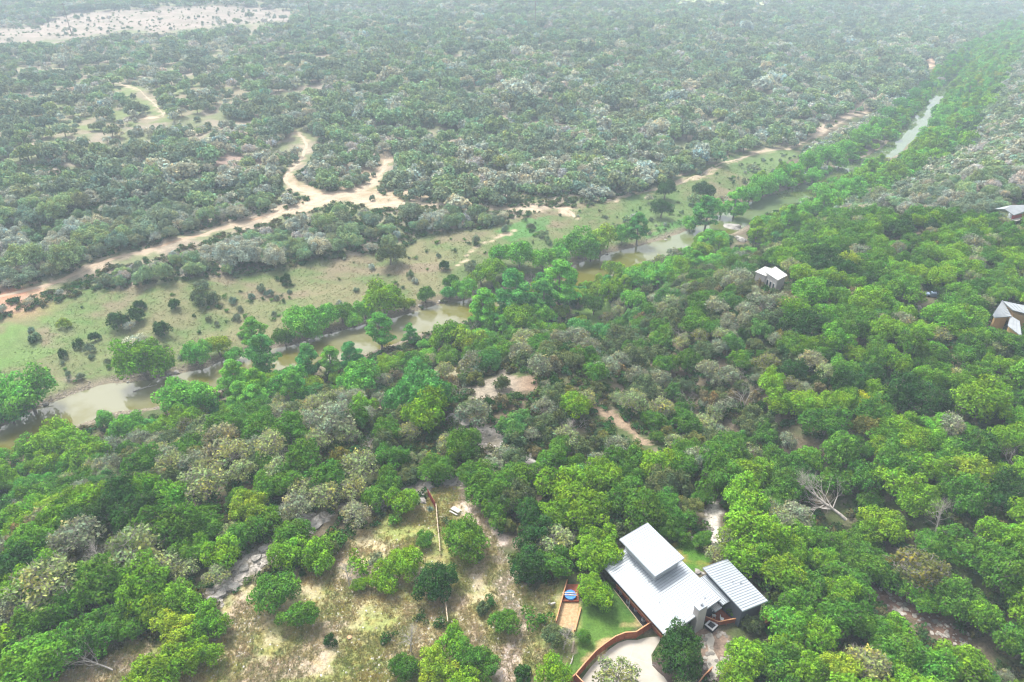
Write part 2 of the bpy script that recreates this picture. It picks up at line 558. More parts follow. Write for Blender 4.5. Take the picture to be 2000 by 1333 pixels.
for P_ in (ROCKS_A, ROCKS_B, ROCKS_C):
    paint(P_, lerp(C(0.42, 0.38, 0.34), C(0.20, 0.18, 0.14), sstep(0.42, 0.6, n1)))
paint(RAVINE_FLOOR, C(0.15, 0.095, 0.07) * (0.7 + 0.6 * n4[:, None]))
paint(BACKYARD, C(0.22, 0.16, 0.12) * (0.7 + 0.6 * n4[:, None]))
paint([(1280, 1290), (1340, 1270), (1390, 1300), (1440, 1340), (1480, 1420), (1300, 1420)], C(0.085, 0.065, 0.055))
# verge and soil beside the tracks, and the tracks' own bed
for nm, (L, w) in ROADS.items():
    dpx = pdist(wu, wv, L) * DEP / F
    edge = sstep(w * 1.7, w * 0.8, dpx)
    rc = C(0.46, 0.36, 0.26) if nm != 'lower' else None
    if nm == 'lower':
        rc = lerp(C(0.45, 0.19, 0.10), C(0.40, 0.32, 0.23), sstep(10, 110, U))
    g = lerp(g, rc * (0.85 + 0.3 * n1[:, None]), edge * (0.25 + 0.7 * (n1 > 0.47)))
dpx = pdist(wu, wv, FOOT) * DEP / F
g = lerp(g, C(0.46, 0.38, 0.32) * (0.8 + 0.4 * n4[:, None]), sstep(1.5, 0.5, dpx) * sstep(0.34, 0.5, n1))
dpx = pdist(wu, wv, GRAVEL_PATH) * DEP / F
g = lerp(g, C(0.52, 0.48, 0.42) * (0.85 + 0.3 * n4[:, None]), sstep(1.7, 0.9, dpx))
# red soil in the corner of the river meadow
g = lerp(g, C(0.46, 0.24, 0.16), (sstep(100, 20, np.hypot((U - 20) * 0.8, (V_ - 592) * 2.2))) * 0.55)
# wet stony margin of the river
g = lerp(g, C(0.20, 0.17, 0.12) * (0.7 + 0.6 * n4[:, None]), sstep(hwv + 4.5, hwv + 1.5, rd))
g = lerp(g, C(0.17, 0.14, 0.05), sstep(hwv + 0.3, hwv - 0.5, rd))
g = g * (0.86 + 0.28 * n4[:, None])
idx = np.arange(NR * NC).reshape(NR, NC)
quads = np.stack([idx[:-1, :-1].ravel(), idx[:-1, 1:].ravel(), idx[1:, 1:].ravel(), idx[1:, :-1].ravel()], 1)
gm = bpy.data.materials.new('ground')
gm.use_nodes = True
n = gm.node_tree
b = n.nodes['Principled BSDF']
b.inputs['Roughness'].default_value = 0.95
b.inputs['Specular IOR Level'].default_value = 0.1
ca = n.nodes.new('ShaderNodeAttribute'); ca.attribute_name = 'soil'
tc = n.nodes.new('ShaderNodeTexCoord')
no = n.nodes.new('ShaderNodeTexNoise'); no.inputs['Scale'].default_value = 2.2; no.inputs['Detail'].default_value = 6; no.inputs['Roughness'].default_value = 0.75
mr = n.nodes.new('ShaderNodeMapRange'); mr.inputs[1].default_value = 0.3; mr.inputs[2].default_value = 0.7; mr.inputs[3].default_value = 0.55; mr.inputs[4].default_value = 1.45
vm = n.nodes.new('ShaderNodeVectorMath'); vm.operation = 'SCALE'
bp = n.nodes.new('ShaderNodeBump'); bp.inputs['Strength'].default_value = 0.6; bp.inputs['Distance'].default_value = 0.3
n.links.new(tc.outputs['Object'], no.inputs['Vector'])
n.links.new(no.outputs['Fac'], mr.inputs[0])
n.links.new(ca.outputs['Color'], vm.inputs[0]); n.links.new(mr.outputs[0], vm.inputs['Scale'])
n.links.new(vm.outputs[0], b.inputs['Base Color'])
n.links.new(no.outputs['Fac'], bp.inputs['Height']); n.links.new(bp.outputs[0], b.inputs['Normal'])
gme = mesh_from('terrain', np.stack([gx, gy, ZZ.ravel()], 1), quads, [gm], smooth=True)
ac = gme.attributes.new('soil', 'FLOAT_COLOR', 'POINT')
cc = np.ones((len(g), 4), np.float32); cc[:, :3] = g
ac.data.foreach_set('color', cc.ravel())
add('terrain', gme, kind='structure')

# water: one ribbon wide enough to run in under both banks
riv_f = []
for k in range(len(RIV) - 1):
    for t in np.linspace(0, 1, 6, endpoint=False):
        riv_f.append(RIV[k] * (1 - t) + RIV[k + 1] * t)
riv_f = np.array(riv_f + [RIV[-1]])
for _ in range(14):
    riv_f[1:-1] = (riv_f[:-2] + 2 * riv_f[1:-1] + riv_f[2:]) / 4
riv_f = riv_f[::2]
dv = np.gradient(riv_f, axis=0); dv /= np.linalg.norm(dv, axis=1)[:, None]
nv = np.stack([-dv[:, 1], dv[:, 0]], 1)
Lb = riv_f + nv * 12.0; Rb = riv_f - nv * 12.0
n_ = len(riv_f)
WV = np.concatenate([np.c_[Lb, np.full(n_, WATER)], np.c_[Rb, np.full(n_, WATER)]])
WF = np.array([(k, k + n_, k + n_ + 1, k + 1) for k in range(n_ - 1)])
wm = bpy.data.materials.new('river_water'); wm.use_nodes = True
n = wm.node_tree; b = n.nodes['Principled BSDF']
tc = n.nodes.new('ShaderNodeTexCoord')
no = n.nodes.new('ShaderNodeTexNoise'); no.inputs['Scale'].default_value = 0.055; no.inputs['Detail'].default_value = 4
no.inputs['Roughness'].default_value = 0.6
rmp = n.nodes.new('ShaderNodeValToRGB')
rmp.color_ramp.elements[0].position = 0.40; rmp.color_ramp.elements[0].color = (0.115, 0.108, 0.018, 1)
rmp.color_ramp.elements[1].position = 0.56; rmp.color_ramp.elements[1].color = (0.165, 0.162, 0.085, 1)
n.links.new(tc.outputs['Object'], no.inputs['Vector']); n.links.new(no.outputs['Fac'], rmp.inputs[0])
sep = n.nodes.new('ShaderNodeSeparateXYZ'); mrx = n.nodes.new('ShaderNodeMapRange')
mrx.inputs[1].default_value = 20; mrx.inputs[2].default_value = 140
gmx = n.nodes.new('ShaderNodeMix'); gmx.data_type = 'RGBA'
gmul = n.nodes.new('ShaderNodeMix'); gmul.data_type = 'RGBA'; gmul.blend_type = 'MULTIPLY'; gmul.inputs[7].default_value = (0.65, 0.95, 0.8, 1)
n.links.new(tc.outputs['Object'], sep.inputs[0]); n.links.new(sep.outputs[0], mrx.inputs[0]); n.links.new(mrx.outputs[0], gmul.inputs[0])
n.links.new(rmp.outputs[0], gmul.inputs[6]); n.links.new(gmul.outputs[2], b.inputs['Base Color'])
b.inputs['Roughness'].default_value = 0.04; b.inputs['IOR'].default_value = 1.40; b.inputs['Specular IOR Level'].default_value = 0.8
no2 = n.nodes.new('ShaderNodeTexNoise'); no2.inputs['Scale'].default_value = 1.2; no2.inputs['Detail'].default_value = 3
bp = n.nodes.new('ShaderNodeBump'); bp.inputs['Strength'].default_value = 0.06; bp.inputs['Distance'].default_value = 0.05
n.links.new(tc.outputs['Object'], no2.inputs['Vector']); n.links.new(no2.outputs['Fac'], bp.inputs['Height']); n.links.new(bp.outputs[0], b.inputs['Normal'])
add('river', mesh_from('river', WV, WF, [wm]), kind='structure')


def ribbon(name, pts_px, half, m, lift=0.06, step=1.2, rag=0.25, seed=3):
    """A worn track draped on the terrain; ragged edges, slightly proud of the ground."""
    P3 = [ground_at(u, v)[:2] for u, v in pts_px]
    out = []
    for k in range(len(P3) - 1):
        a = np.array(P3[k]); c = np.array(P3[k + 1]); L = np.linalg.norm(c - a); m_ = max(2, int(L / step))
        for t in np.linspace(0, 1, m_, endpoint=False):
            out.append(a * (1 - t) + c * t)
    out.append(np.array(P3[-1])); out = np.array(out)
    for _ in range(10):
        out[1:-1] = (out[:-2] + out[1:-1] * 2 + out[2:]) / 4
    d = np.gradient(out, axis=0); d /= np.linalg.norm(d, axis=1)[:, None] + 1e-9
    nn = np.stack([-d[:, 1], d[:, 0]], 1)
    W_ = np.linspace(-1, 1, 9); verts = []
    k_ = np.arange(len(out))
    for w in W_:
        j = half * (1 + (fbm(k_ / 3.0, np.full(len(out), w * 3 + 7), seed, 3) - 0.5) * 2 * rag)
        p = out + nn * (w * j)[:, None]
        z = height(p[:, 0], p[:, 1]) + lift * (1 - 0.8 * abs(w) ** 2) + (0.0 if abs(w) < 1 else -0.10)
        verts.append(np.c_[p, z])
    n0 = len(out)
    Vv = np.concatenate(verts); Ff = []
    for a in range(len(W_) - 1):
        for k in range(n0 - 1):
            Ff.append((a * n0 + k, a * n0 + k + 1, (a + 1) * n0 + k + 1, (a + 1) * n0 + k))
    me = mesh_from(name, Vv, np.array(Ff)[:, ::-1], [m], smooth=True)
    return add(name, me, kind='structure')


track = mat('track_dirt', (0.46, 0.38, 0.28), 0.95, color2=(0.33, 0.26, 0.18), scale=0.4, bump=0.2)
track_red = mat('track_red', (0.42, 0.34, 0.25), 0.95, color2=(0.38, 0.26, 0.17), scale=0.05, bump=0.2)
for nm, (L, w) in ROADS.items():
    nmn = {'trail': 'riverside_path', 'riverpath': 'grass_path'}.get(nm, 'dirt_road')
    if nm == 'riverpath':
        continue
    ribbon(nmn, L, w * 0.72, track_red if nm == 'lower' else track, 0.10)
print('ground', time.time() - T0)

# ------------------------------------------------------------------ tree shapes
def unit(a):
    return a / (np.linalg.norm(a, axis=1)[:, None] + 1e-9)


def quads_from(P_, N_, size, g_, aspect=1.5):
    n = len(P_)
    r = unit(g_.normal(size=(n, 3)))
    a = unit(np.cross(N_, r)); b_ = np.cross(N_, a)
    s = size[:, None] * 0.5
    V = np.stack([P_ - a * s * aspect, P_ - b_ * s, P_ + a * s * aspect, P_ + b_ * s], 1)
    return V.reshape(-1, 3), np.arange(n * 4).reshape(n, 4)


def tubes(segs, n=4):
    """segs: list of (p0, p1, r0, r1)."""
    V = []; Fc = []
    for p0, p1, r0, r1 in segs:
        p0 = np.array(p0, float); p1 = np.array(p1, float)
        d = p1 - p0; L = np.linalg.norm(d)
        if L < 1e-6:
            continue
        d /= L
        a = np.cross(d, (0.31, 0.87, 0.37)); a /= np.linalg.norm(a); b_ = np.cross(d, a)
        o = len(V)
        for p, r in ((p0, r0), (p1, r1)):
            for k in range(n):
                t = 2 * math.pi * k / n
                V.append(p + a * r * math.cos(t) + b_ * r * math.sin(t))
        for k in range(n):
            Fc.append((o + k, o + (k + 1) % n, o + n + (k + 1) % n, o + n + k))
    return np.array(V), np.array(Fc)


def grow(g_, p, d, length, rad, depth, segs, spread=0.6, upw=0.15, kids=3, kink=0.25):
    """Branching limbs for bare wood."""
    n = 3
    for _ in range(n):
        d = d + g_.normal(size=3) * kink; d[2] += upw * 0.3; d /= np.linalg.norm(d)
        q = p + d * length / n
        segs.append((p, q, rad, rad * 0.82)); p = q; rad *= 0.82
    if depth > 0:
        for k in range(kids):
            e = d + g_.normal(size=3) * spread; e[2] += upw; e /= np.linalg.norm(e)
            grow(g_, p, e, length * g_.uniform(0.6, 0.85), rad * 0.72, depth - 1, segs, spread, upw, kids, kink)


def foliage(g_, lobes, per, size, up=0.35, sq=1.0, lo=-0.55, jit=0.30, vary=0.34):
    """Leaf sprays over a set of lobes (centre, radius). Returns verts, faces, per-face colour factor."""
    Ps, Ns, Ss, Cs = [], [], [], []
    for c, r in lobes:
        k = max(8, int(per * r * r))
        d = unit(g_.normal(size=(k * 2, 3))); d = d[d[:, 2] > lo][:k]; k = len(d)
        f1, f2 = g_.uniform(0, 6.3, 2)
        bump = 1 + 0.16 * np.sin(d[:, 0] * 5 + f1) * np.cos(d[:, 1] * 5 + f2) + 0.10 * np.sin(d[:, 2] * 9 + f1)
        rr = r * bump * (1 - jit * g_.random(k) ** 1.6)
        p = np.array(c)[None] + d * rr[:, None] * np.array([1, 1, sq])
        nn = unit(d * 0.9 + np.array([0, 0, up]) + g_.normal(size=(k, 3)) * 0.55)
        v = g_.normal(1.0, 0.17) * (1 + vary * (g_.random(k) - 0.5) * 2)
        hue = g_.normal(0, 0.09) + (g_.random(k) - 0.5) * 0.18
        Ps.append(p); Ns.append(nn); Ss.append(size * g_.uniform(0.6, 1.35, k)); Cs.append(np.stack([v * (1 + hue), v, v * (1 - hue)], 1))
    P_, N_, S_, C_ = map(np.concatenate, (Ps, Ns, Ss, Cs))
    V, Fq = quads_from(P_, N_, S_, g_)
    return V, Fq, np.clip(C_, 0.3, 1.9)


def dome(g_, nl, Rr, H, zc, rl, flat=0.62, drop=0.0):
    out = []
    ga = math.pi * (3 - math.sqrt(5))
    rot = g_.uniform(0, 6)
    sx, sy = g_.uniform(0.85, 1.15, 2)
    for k in range(nl):
        zz = 1 - (k + 0.5) / nl * 1.30
        r = math.sqrt(max(0, 1 - zz * zz)); t = ga * k + rot + g_.normal(0, 0.25)
        m = g_.uniform(0.72, 1.05)
        if g_.random() < drop:
            continue
        c = (Rr * 0.72 * r * math.cos(t) * m * sx, Rr * 0.72 * r * math.sin(t) * m * sy, zc + (H - zc) * flat * zz * m + g_.normal(0, 0.12 * Rr * 0.3))
        out.append((c, Rr * rl * g_.uniform(0.75, 1.25)))
    return out


def limbs_to(g_, lobes, trunk_top, tr, frac=1.0):
    segs = []
    for c, r in lobes:
        if g_.random() > frac:
            continue
        c = np.array(c); m = (np.array(trunk_top) * 0.5 + c * 0.5) + g_.normal(size=3) * 0.25
        m[2] -= 0.3
        segs.append((trunk_top, m, tr * 0.5, tr * 0.32)); segs.append((m, c, tr * 0.32, tr * 0.10))
    return segs


def make_species(kind, seed, lod):
    """Returns (trunk V,F), (leaf V,F,colour) in metres, base at the origin; lod 1 = nearer trees, 0 = far."""
    g_ = np.random.default_rng(seed)
    q = 1.0 if lod else 0.16; sz = 1.0 if lod else 2.3
    segs = []
    if kind == 'oak':
        Rr, H = 4.3, 7.0
        lobes = []
        ns = int(g_.integers(3, 6)); a0 = g_.uniform(0, 6.28)
        for q_ in range(ns):
            an = a0 + q_ * 6.28 / ns + g_.normal(0, 0.4); off = Rr * g_.uniform(0.28, 0.55); rs_ = Rr * g_.uniform(0.48, 0.68); ht = H * g_.uniform(0.72, 1.05)
            for c_, r_ in dome(g_, 15, rs_, ht, ht * 0.46, 0.34, drop=0.10):
                lobes.append(((c_[0] + off * math.cos(an), c_[1] + off * math.sin(an), c_[2]), r_))
        lobes += dome(g_, 7, Rr * 0.55, H * 0.80, H * 0.42, 0.38)
        tt = np.array([g_.normal(0, 0.3), g_.normal(0, 0.3), 2.4])
        segs = [(np.array([0, 0, -0.8]), tt * np.array([0.6, 0.6, 0.55]), 0.26, 0.22), (tt * np.array([0.6, 0.6, 0.55]), tt, 0.22, 0.19)] + limbs_to(g_, lobes[::2], tt, 0.2, 1.0)
        for c, r in lobes[::2]:
            for _ in range(4 if lod else 0):
                d = g_.normal(size=3); d[2] = abs(d[2]); d /= np.linalg.norm(d); e = np.array(c) + d * r * g_.uniform(1.0, 1.25)
                segs.append((np.array(c), e, 0.035, 0.015))
        Vl, Fl, Cl = foliage(g_, lobes, 165 * q, 0.225 * sz * (1 if lod else 1.15))
    elif kind == 'juniper':
        Rr, H = 2.4, 4.6
        lobes = []
        for k in range(17):
            t = g_.uniform(0, 6.28); r = Rr * 0.78 * math.sqrt(g_.random()); zz = H * (0.92 - 0.55 * (r / Rr) ** 1.5) * g_.uniform(0.75, 1.05)
            lobes.append(((r * math.cos(t), r * math.sin(t), zz * 0.86), Rr * g_.uniform(0.20, 0.34)))
            lobes.append(((r * math.cos(t) * 1.1, r * math.sin(t) * 1.1, zz * 0.5), Rr * g_.uniform(0.22, 0.34)))
        tt = np.array([0.1, 0, 1.0])
        segs = [(np.array([0, 0, -0.6]), tt, 0.15, 0.12)] + limbs_to(g_, lobes[::2], tt, 0.12)
        Vl, Fl, Cl = foliage(g_, lobes, 150 * q, 0.25 * sz, up=0.1, sq=1.35, jit=0.5, vary=0.30)
    elif kind == 'cypress':
        Rr, H = 4.4, 11.5
        lobes = []
        for k in range(46):
            zz = g_.uniform(0.24, 1.0)
            env = math.sin(min(1, (1.06 - zz) / 0.62) * math.pi / 2) * (0.65 if zz < 0.34 else 1)
            t = g_.uniform(0, 6.28); r = Rr * 0.78 * env * math.sqrt(g_.uniform(0.12, 1))
            lobes.append(((r * math.cos(t), r * math.sin(t), H * zz * 0.94), Rr * g_.uniform(0.19, 0.31)))
        segs = [(np.array([0, 0, -1.0]), np.array([0, 0, 1.2]), 0.5, 0.3), (np.array([0, 0, 1.2]), np.array([0.2, 0, H * 0.55]), 0.3, 0.2), (np.array([0.2, 0, H * 0.55]), np.array([0.1, 0.1, H * 0.93]), 0.2, 0.05)]
        for c, r in lobes:
            zt = c[2] - 0.7 - 0.15 * math.hypot(c[0], c[1])
            segs.append((np.array([0.1, 0, max(1.0, zt)]), np.array(c), 0.07, 0.03))
        Vl, Fl, Cl = foliage(g_, lobes, 165 * q, 0.26 * sz, up=0.8, sq=0.50, jit=0.35)
    elif kind == 'pale':
        Rr, H = 3.4, 5.4
        lobes = dome(g_, 24, Rr, H, H * 0.5, 0.28, drop=0.12)
        tt = np.array([g_.normal(0, 0.2), g_.normal(0, 0.2), 1.9])
        segs = [(np.array([0, 0, -0.8]), tt, 0.22, 0.17)] + limbs_to(g_, lobes, tt, 0.17)
        for c, r in lobes:
            for _ in range(16 if lod else 4):
                d = g_.normal(size=3); d[2] = abs(d[2]) * 0.8; d /= np.linalg.norm(d)
                e = np.array(c) + d * r * 1.18; w = 0.022 if lod else 0.045
                mid = np.array(c) + d * r * 0.55 + g_.normal(size=3) * 0.12
                segs.append((np.array(c), mid, w * 1.3, w)); segs.append((mid, e, w, w * 0.6))
        Vl, Fl, Cl = foliage(g_, lobes, 62 * q, 0.26 * sz, up=0.2, jit=0.55, vary=0.3)
    elif kind == 'bare':
        for k in range(g_.integers(2, 4)):
            d = np.array([g_.normal(0, 0.45), g_.normal(0, 0.45), 1.0]); d /= np.linalg.norm(d)
            grow(g_, np.array([0, 0, -0.5]), d, 2.0, 0.13, 4 if lod else 3, segs, spread=0.62, upw=0.10)
        Vl, Fl, Cl = np.zeros((0, 3)), np.zeros((0, 4), int), np.zeros((0, 3))
    elif kind == 'shrub':
        lobes = [((g_.normal(0, 0.42), g_.normal(0, 0.42), g_.uniform(0.35, 0.95)), g_.uniform(0.35, 0.55)) for _ in range(9)]
        segs = [(np.array([0, 0, -0.3]), np.array([0, 0, 0.7]), 0.05, 0.03)] + limbs_to(g_, lobes, np.array([0, 0, 0.3]), 0.04)
        Vl, Fl, Cl = foliage(g_, lobes, 190 * (1 if lod else 0.3), 0.17 * (1 if lod else 1.8), up=0.3, vary=0.3)
    Vt, Ft = tubes(segs, 5 if (lod and kind in ('oak', 'cypress')) else 3)
    return (Vt, Ft), (Vl, Fl, Cl)


BARK = {'oak': 'bark', 'juniper': 'bark_grey', 'cypress': 'bark_grey', 'pale': 'bark_twig', 'bare': 'bark_pale', 'shrub': 'bark'}
DIM = {'oak': (4.3, 7.0), 'juniper': (2.4, 4.6), 'cypress': (4.4, 11.5), 'pale': (3.4, 5.4), 'bare': (2.6, 5.0), 'shrub': (0.9, 1.3)}
NVAR = {'oak': 10, 'juniper': 7, 'cypress': 5, 'pale': 6, 'bare': 5, 'shrub': 5}
PART = {}; WHOLE = {}
stash = bpy.data.collections.new('tree_shapes')      # not linked to the scene: holds sources for the far woods only
for si, kd in enumerate(DIM):
    for lod in (1, 0):
        for k in range(NVAR[kd]):
            (Vt, Ft), (Vl, Fl, Cl) = make_species(kd, 1000 * si + 17 * k + lod, lod)
            bk = M[BARK[kd]]
            if lod:
                tm = mesh_from('trunk', Vt, Ft, [bk])
                lm = mesh_from('crown', Vl, Fl, [M['leaf']], leafv=Cl) if len(Vl) else None
                PART[kd, k] = (tm, lm)
            if len(Vl):
                Vw = np.concatenate([Vt, Vl]); Fw = np.concatenate([Ft, Fl + len(Vt)])
                cw = np.concatenate([np.ones((len(Ft), 3)), Cl])
                wmesh = mesh_from(kd + '_shape', Vw, Fw, [bk, M['leaf']], fmat=np.r_[np.zeros(len(Ft)), np.ones(len(Fl))], leafv=cw)
            else:
                wmesh = mesh_from(kd + '_shape', Vt, Ft, [bk])
            WHOLE[kd, lod, k] = wmesh
print('shapes', time.time() - T0)

# ------------------------------------------------------------------ the metal-roofed house (local x runs up the roof slope, local y along the eave)
HX, HY, HA = 24.76, 69.33, R(31)
house = thing('house', 'grey house with silver standing seam roofs and white chimney in the woods', 'house', (HX, HY, 0), HA)


def hw(p, q, z=0.0):
    c, s = math.cos(HA), math.sin(HA)
    return (HX + p * c - q * s, HY + p * s + q * c, z)


def roofz(p):
    return 3.2 + p * 1.4 / 11.7


def slab(parent, name, p0, p1, q0, q1, zf, th=0.16, m='roof', rib_axis='p', pitch=0.49, fascia='roof'):
    c = [(p0, q0), (p1, q0), (p1, q1), (p0, q1)]
    mb = MB().hexa([(a, b_, zf(a, b_) - th) for a, b_ in c] + [(a, b_, zf(a, b_)) for a, b_ in c])
    rf = mb.build(name, M[m], parent)
    rb = MB()
    if rib_axis == 'p':
        nr = int(round((q1 - q0) / pitch))
        for k in range(nr + 1):
            qq = q0 + 0.03 + (q1 - q0 - 0.06) * k / nr
            rb.bar((p0 + 0.01, qq, zf(p0, qq) + 0.035), (p1 - 0.01, qq, zf(p1, qq) + 0.035), 0.05, 0.10)
    else:
        nr = int(round((p1 - p0) / pitch))
        for k in range(nr + 1):
            pp = p0 + 0.03 + (p1 - p0 - 0.06) * k / nr
            rb.bar((pp, q0 + 0.01, zf(pp, q0) + 0.035), (pp, q1 - 0.01, zf(pp, q1) + 0.035), 0.05, 0.10)
    o = rb.build('standing_seam', M['seam'], rf); o['kind'] = 'stuff'
    fa = MB()
    for (a, b_), (a2, b2) in zip(c, c[1:] + c[:1]):
        fa.bar((a, b_, zf(a, b_) - 0.10), (a2, b2, zf(a2, b2) - 0.10), 0.09, 0.24)
    fa.build('fascia', M['stucco_cap'] if fascia == 'dark' else M[fascia], rf)
    return rf


def wallbox(parent, name, p0, p1, q0, q1, z0, zf, m):
    c = [(p0, q0), (p1, q0), (p1, q1), (p0, q1)]
    return MB().hexa([(a, b_, z0) for a, b_ in c] + [(a, b_, zf(a, b_)) for a, b_ in c]).build(name, M[m], parent)


def window(parent, axis, pos, a0, a1, z0, z1, out, name='window'):
    """Window in a wall whose face is at p=pos (axis 'p') or q=pos ('q'), looking towards `out` (-1 / 1)."""
    e = 0.05 * out; w = 0.09
    f = MB(); gl = MB()

    def bx(mb, a, b_, c, d, o0, o1):
        lo, hi = sorted((pos + o0, pos + o1))
        if axis == 'p':
            mb.box(lo, hi, a, b_, c, d)
        else:
            mb.box(a, b_, lo, hi, c, d)
    bx(f, a0 - w, a1 + w, z1, z1 + w, -e, 2 * e); bx(f, a0 - w, a1 + w, z0 - w, z0, -e, 2 * e)
    bx(f, a0 - w, a0, z0, z1, -e, 2 * e); bx(f, a1, a1 + w, z0, z1, -e, 2 * e)
    bx(gl, a0, a1, z0, z1, -e, 0.5 * e)
    o = f.build(name, M['trim'], parent); gl.build('pane', M['glass'], o)
    return o


zm = lambda p, q: roofz(p)
wallbox(house, 'wall', 2.1, 11.1, 0.7, 16.3, -3.0, lambda p, q: roofz(p) - 0.17, 'wall_grey')
wallbox(house, 'bay_wall', 1.3, 2.1, 9.2, 16.2, -0.6, lambda p, q: roofz(p) - 0.17, 'wall_grey')
slab(house, 'main_roof', 0, 11.7, 0, 17.0, zm)
zu = lambda p, q: 6.35 + (p - 4.4) * 0.65 / 6.3
wallbox(house, 'clerestory_wall', 5.25, 10.3, 8.9, 17.1, 3.3, lambda p, q: zu(p, q) - 0.17, 'wall_light')
slab(house, 'upper_roof', 4.4, 10.75, 8.15, 17.75, zu)
MB().box(5.14, 5.23, 8.8, 17.0, 3.85, 4.06).build('flashing', M['stucco_cap'], house)
MB().box(5.14, 10.3, 8.78, 8.87, 4.36, 4.5).build('flashing', M['stucco_cap'], house)
for q0, q1 in ((10.0, 10.7), (12.0, 13.2), (13.6, 14.8), (15.6, 16.3)):
    window(house, 'p', 5.25, q0, q1, 5.0, 5.9, -1)
window(house, 'q', 8.9, 5.6, 6.7, 5.45, 6.05, -1)
for q0, q1 in ((9.8, 10.9), (12.2, 13.6)):
    window(house, 'p', 1.3, q0, q1, 1.2, 2.2, -1)
MB().box(2.02, 2.1, 5.6, 7.0, 0.35, 2.4).build('door', M['cedar'], house)
window(house, 'p', 2.1, 2.4, 4.4, 0.5, 2.2, -1)
for z0 in (0.9, 2.1):
    window(house, 'q', 0.7, 3.0, 5.2, z0, z0 + 0.75, -1)
window(house, 'q', 0.7, 8.75, 9.25, 2.35, 2.85, -1)
MB().box(-0.13, -0.01, 0.0, 17.0, 3.0, 3.13).build('gutter', M['stucco_cap'], house)
MB().box(4.28, 4.39, 8.15, 17.75, 6.14, 6.26).build('gutter', M['stucco_cap'], house)
for q_ in (0.4, 9.0):
    MB().box(-0.06, 0.02, q_, q_ + 0.08, 0.1, 3.0).build('downpipe', M['stucco_cap'], house)
# link between the two wings: low roof with its ribs along the eave
zl = lambda p, q: 3.75 - (p - 10.6) * 0.06
wallbox(house, 'link_wall', 11.1, 14.2, 0.9, 5.0, -2.5, lambda p, q: zl(p, q) - 0.17, 'wall_grey')
slab(house, 'link_roof', 11.75, 14.6, -0.55, 5.45, zl, rib_axis='q', pitch=0.42)
slab(house, 'entry_roof', 10.2, 11.72, -0.55, 0.66, lambda p, q: 3.05, rib_axis='q', pitch=0.3, m='roof_white')
window(house, 'q', 0.9, 11.3, 12.9, 0.8, 2.6, -1, name='glass_door')
# side wing, turned a few degrees
wg_c, wg_s = math.cos(R(-4.5)), math.sin(R(-4.5))
wing = add('side_wing', None, house, (12.75, -3.75, 0), (0, 0, R(-4.5)))
zw = lambda p, q: 5.0 - p * 0.115
wallbox(wing, 'wall', 0.5, 5.0, 0.5, 9.3, -3.5, lambda p, q: zw(p, q) - 0.17, 'wall_grey')
slab(wing, 'wing_roof', 0, 5.55, 0, 9.85, zw, pitch=0.5)
bpy.context.view_layer.update()
for q0, q1 in ((2.2, 4.4),):
    window(wing, 'q', 0.5, q0, q1, 1.9, 2.5, -1)
window(wing, 'p', 0.5, 2.0, 3.4, 1.0, 2.4, -1)


def flatten(root):
    """Keep the depth at thing > part > sub-part: lift what sits deeper, keeping its place."""
    bpy.context.view_layer.update()
    for c in list(root.children_recursive):
        d = 0; o = c
        while o.parent is not None:
            d += 1; o = o.parent
        if d > 2:
            mw = c.matrix_world.copy(); top = c.parent.parent
            c.parent = top; c.matrix_world = mw
    bpy.context.view_layer.update()


# lift the wing's pieces to be parts of the house itself
for c in list(wing.children):
    mw = c.matrix_world.copy(); c.parent = house; c.matrix_world = mw
bpy.data.objects.remove(wing)
# chimney
ch = MB().box(6.1, 8.05, -0.45, 0.62, -1.0, 5.85).build('chimney', M['stucco'], house)
MB().box(6.0, 8.15, -0.55, 0.72, 5.85, 6.05).build('chimney_cap', M['stucco_cap'], ch)
MB().cyl(7.1, 0.1, 6.05, 6.45, 0.17, 14).cyl(7.1, 0.1, 6.45, 6.56, 0.30, 14, 0.12).build('flue', M['galv_tank'], ch)
for p, q in ((4.4, 13.5), (4.3, 9.4), (3.1, 5.2), (9.7, 1.6)):
    MB().cyl(p, q, roofz(p), roofz(p) + 0.45, 0.07, 8).cyl(p, q, roofz(p), roofz(p) + 0.08, 0.16, 10).build('vent_pipe', M['stucco_cap'], house)
for p, q in ((15.8, 1.3), (17.0, 0.6)):
    MB().cyl(p, q, 4.5, 5.15, 0.07, 8).cyl(p, q, 4.6, 4.75, 0.16, 10).build('vent_pipe', M['stucco_cap'], house)
# eave-side deck with boards and rail
for k in range(9):
    MB().box(0.92 + k * 0.135, 1.04 + k * 0.135, 0.75, 9.1, 0.34, 0.40).build('deck_board', M['cedar'], house)
rl = MB().box(0.78, 0.86, 0.75, 13.6, 0.0, 0.82)
rl.build('deck_skirt', M['cedar'], house)
MB().box(0.70, 0.90, 0.72, 13.6, 0.83, 0.88).build('deck_cap', M['cedar_cap'], house)
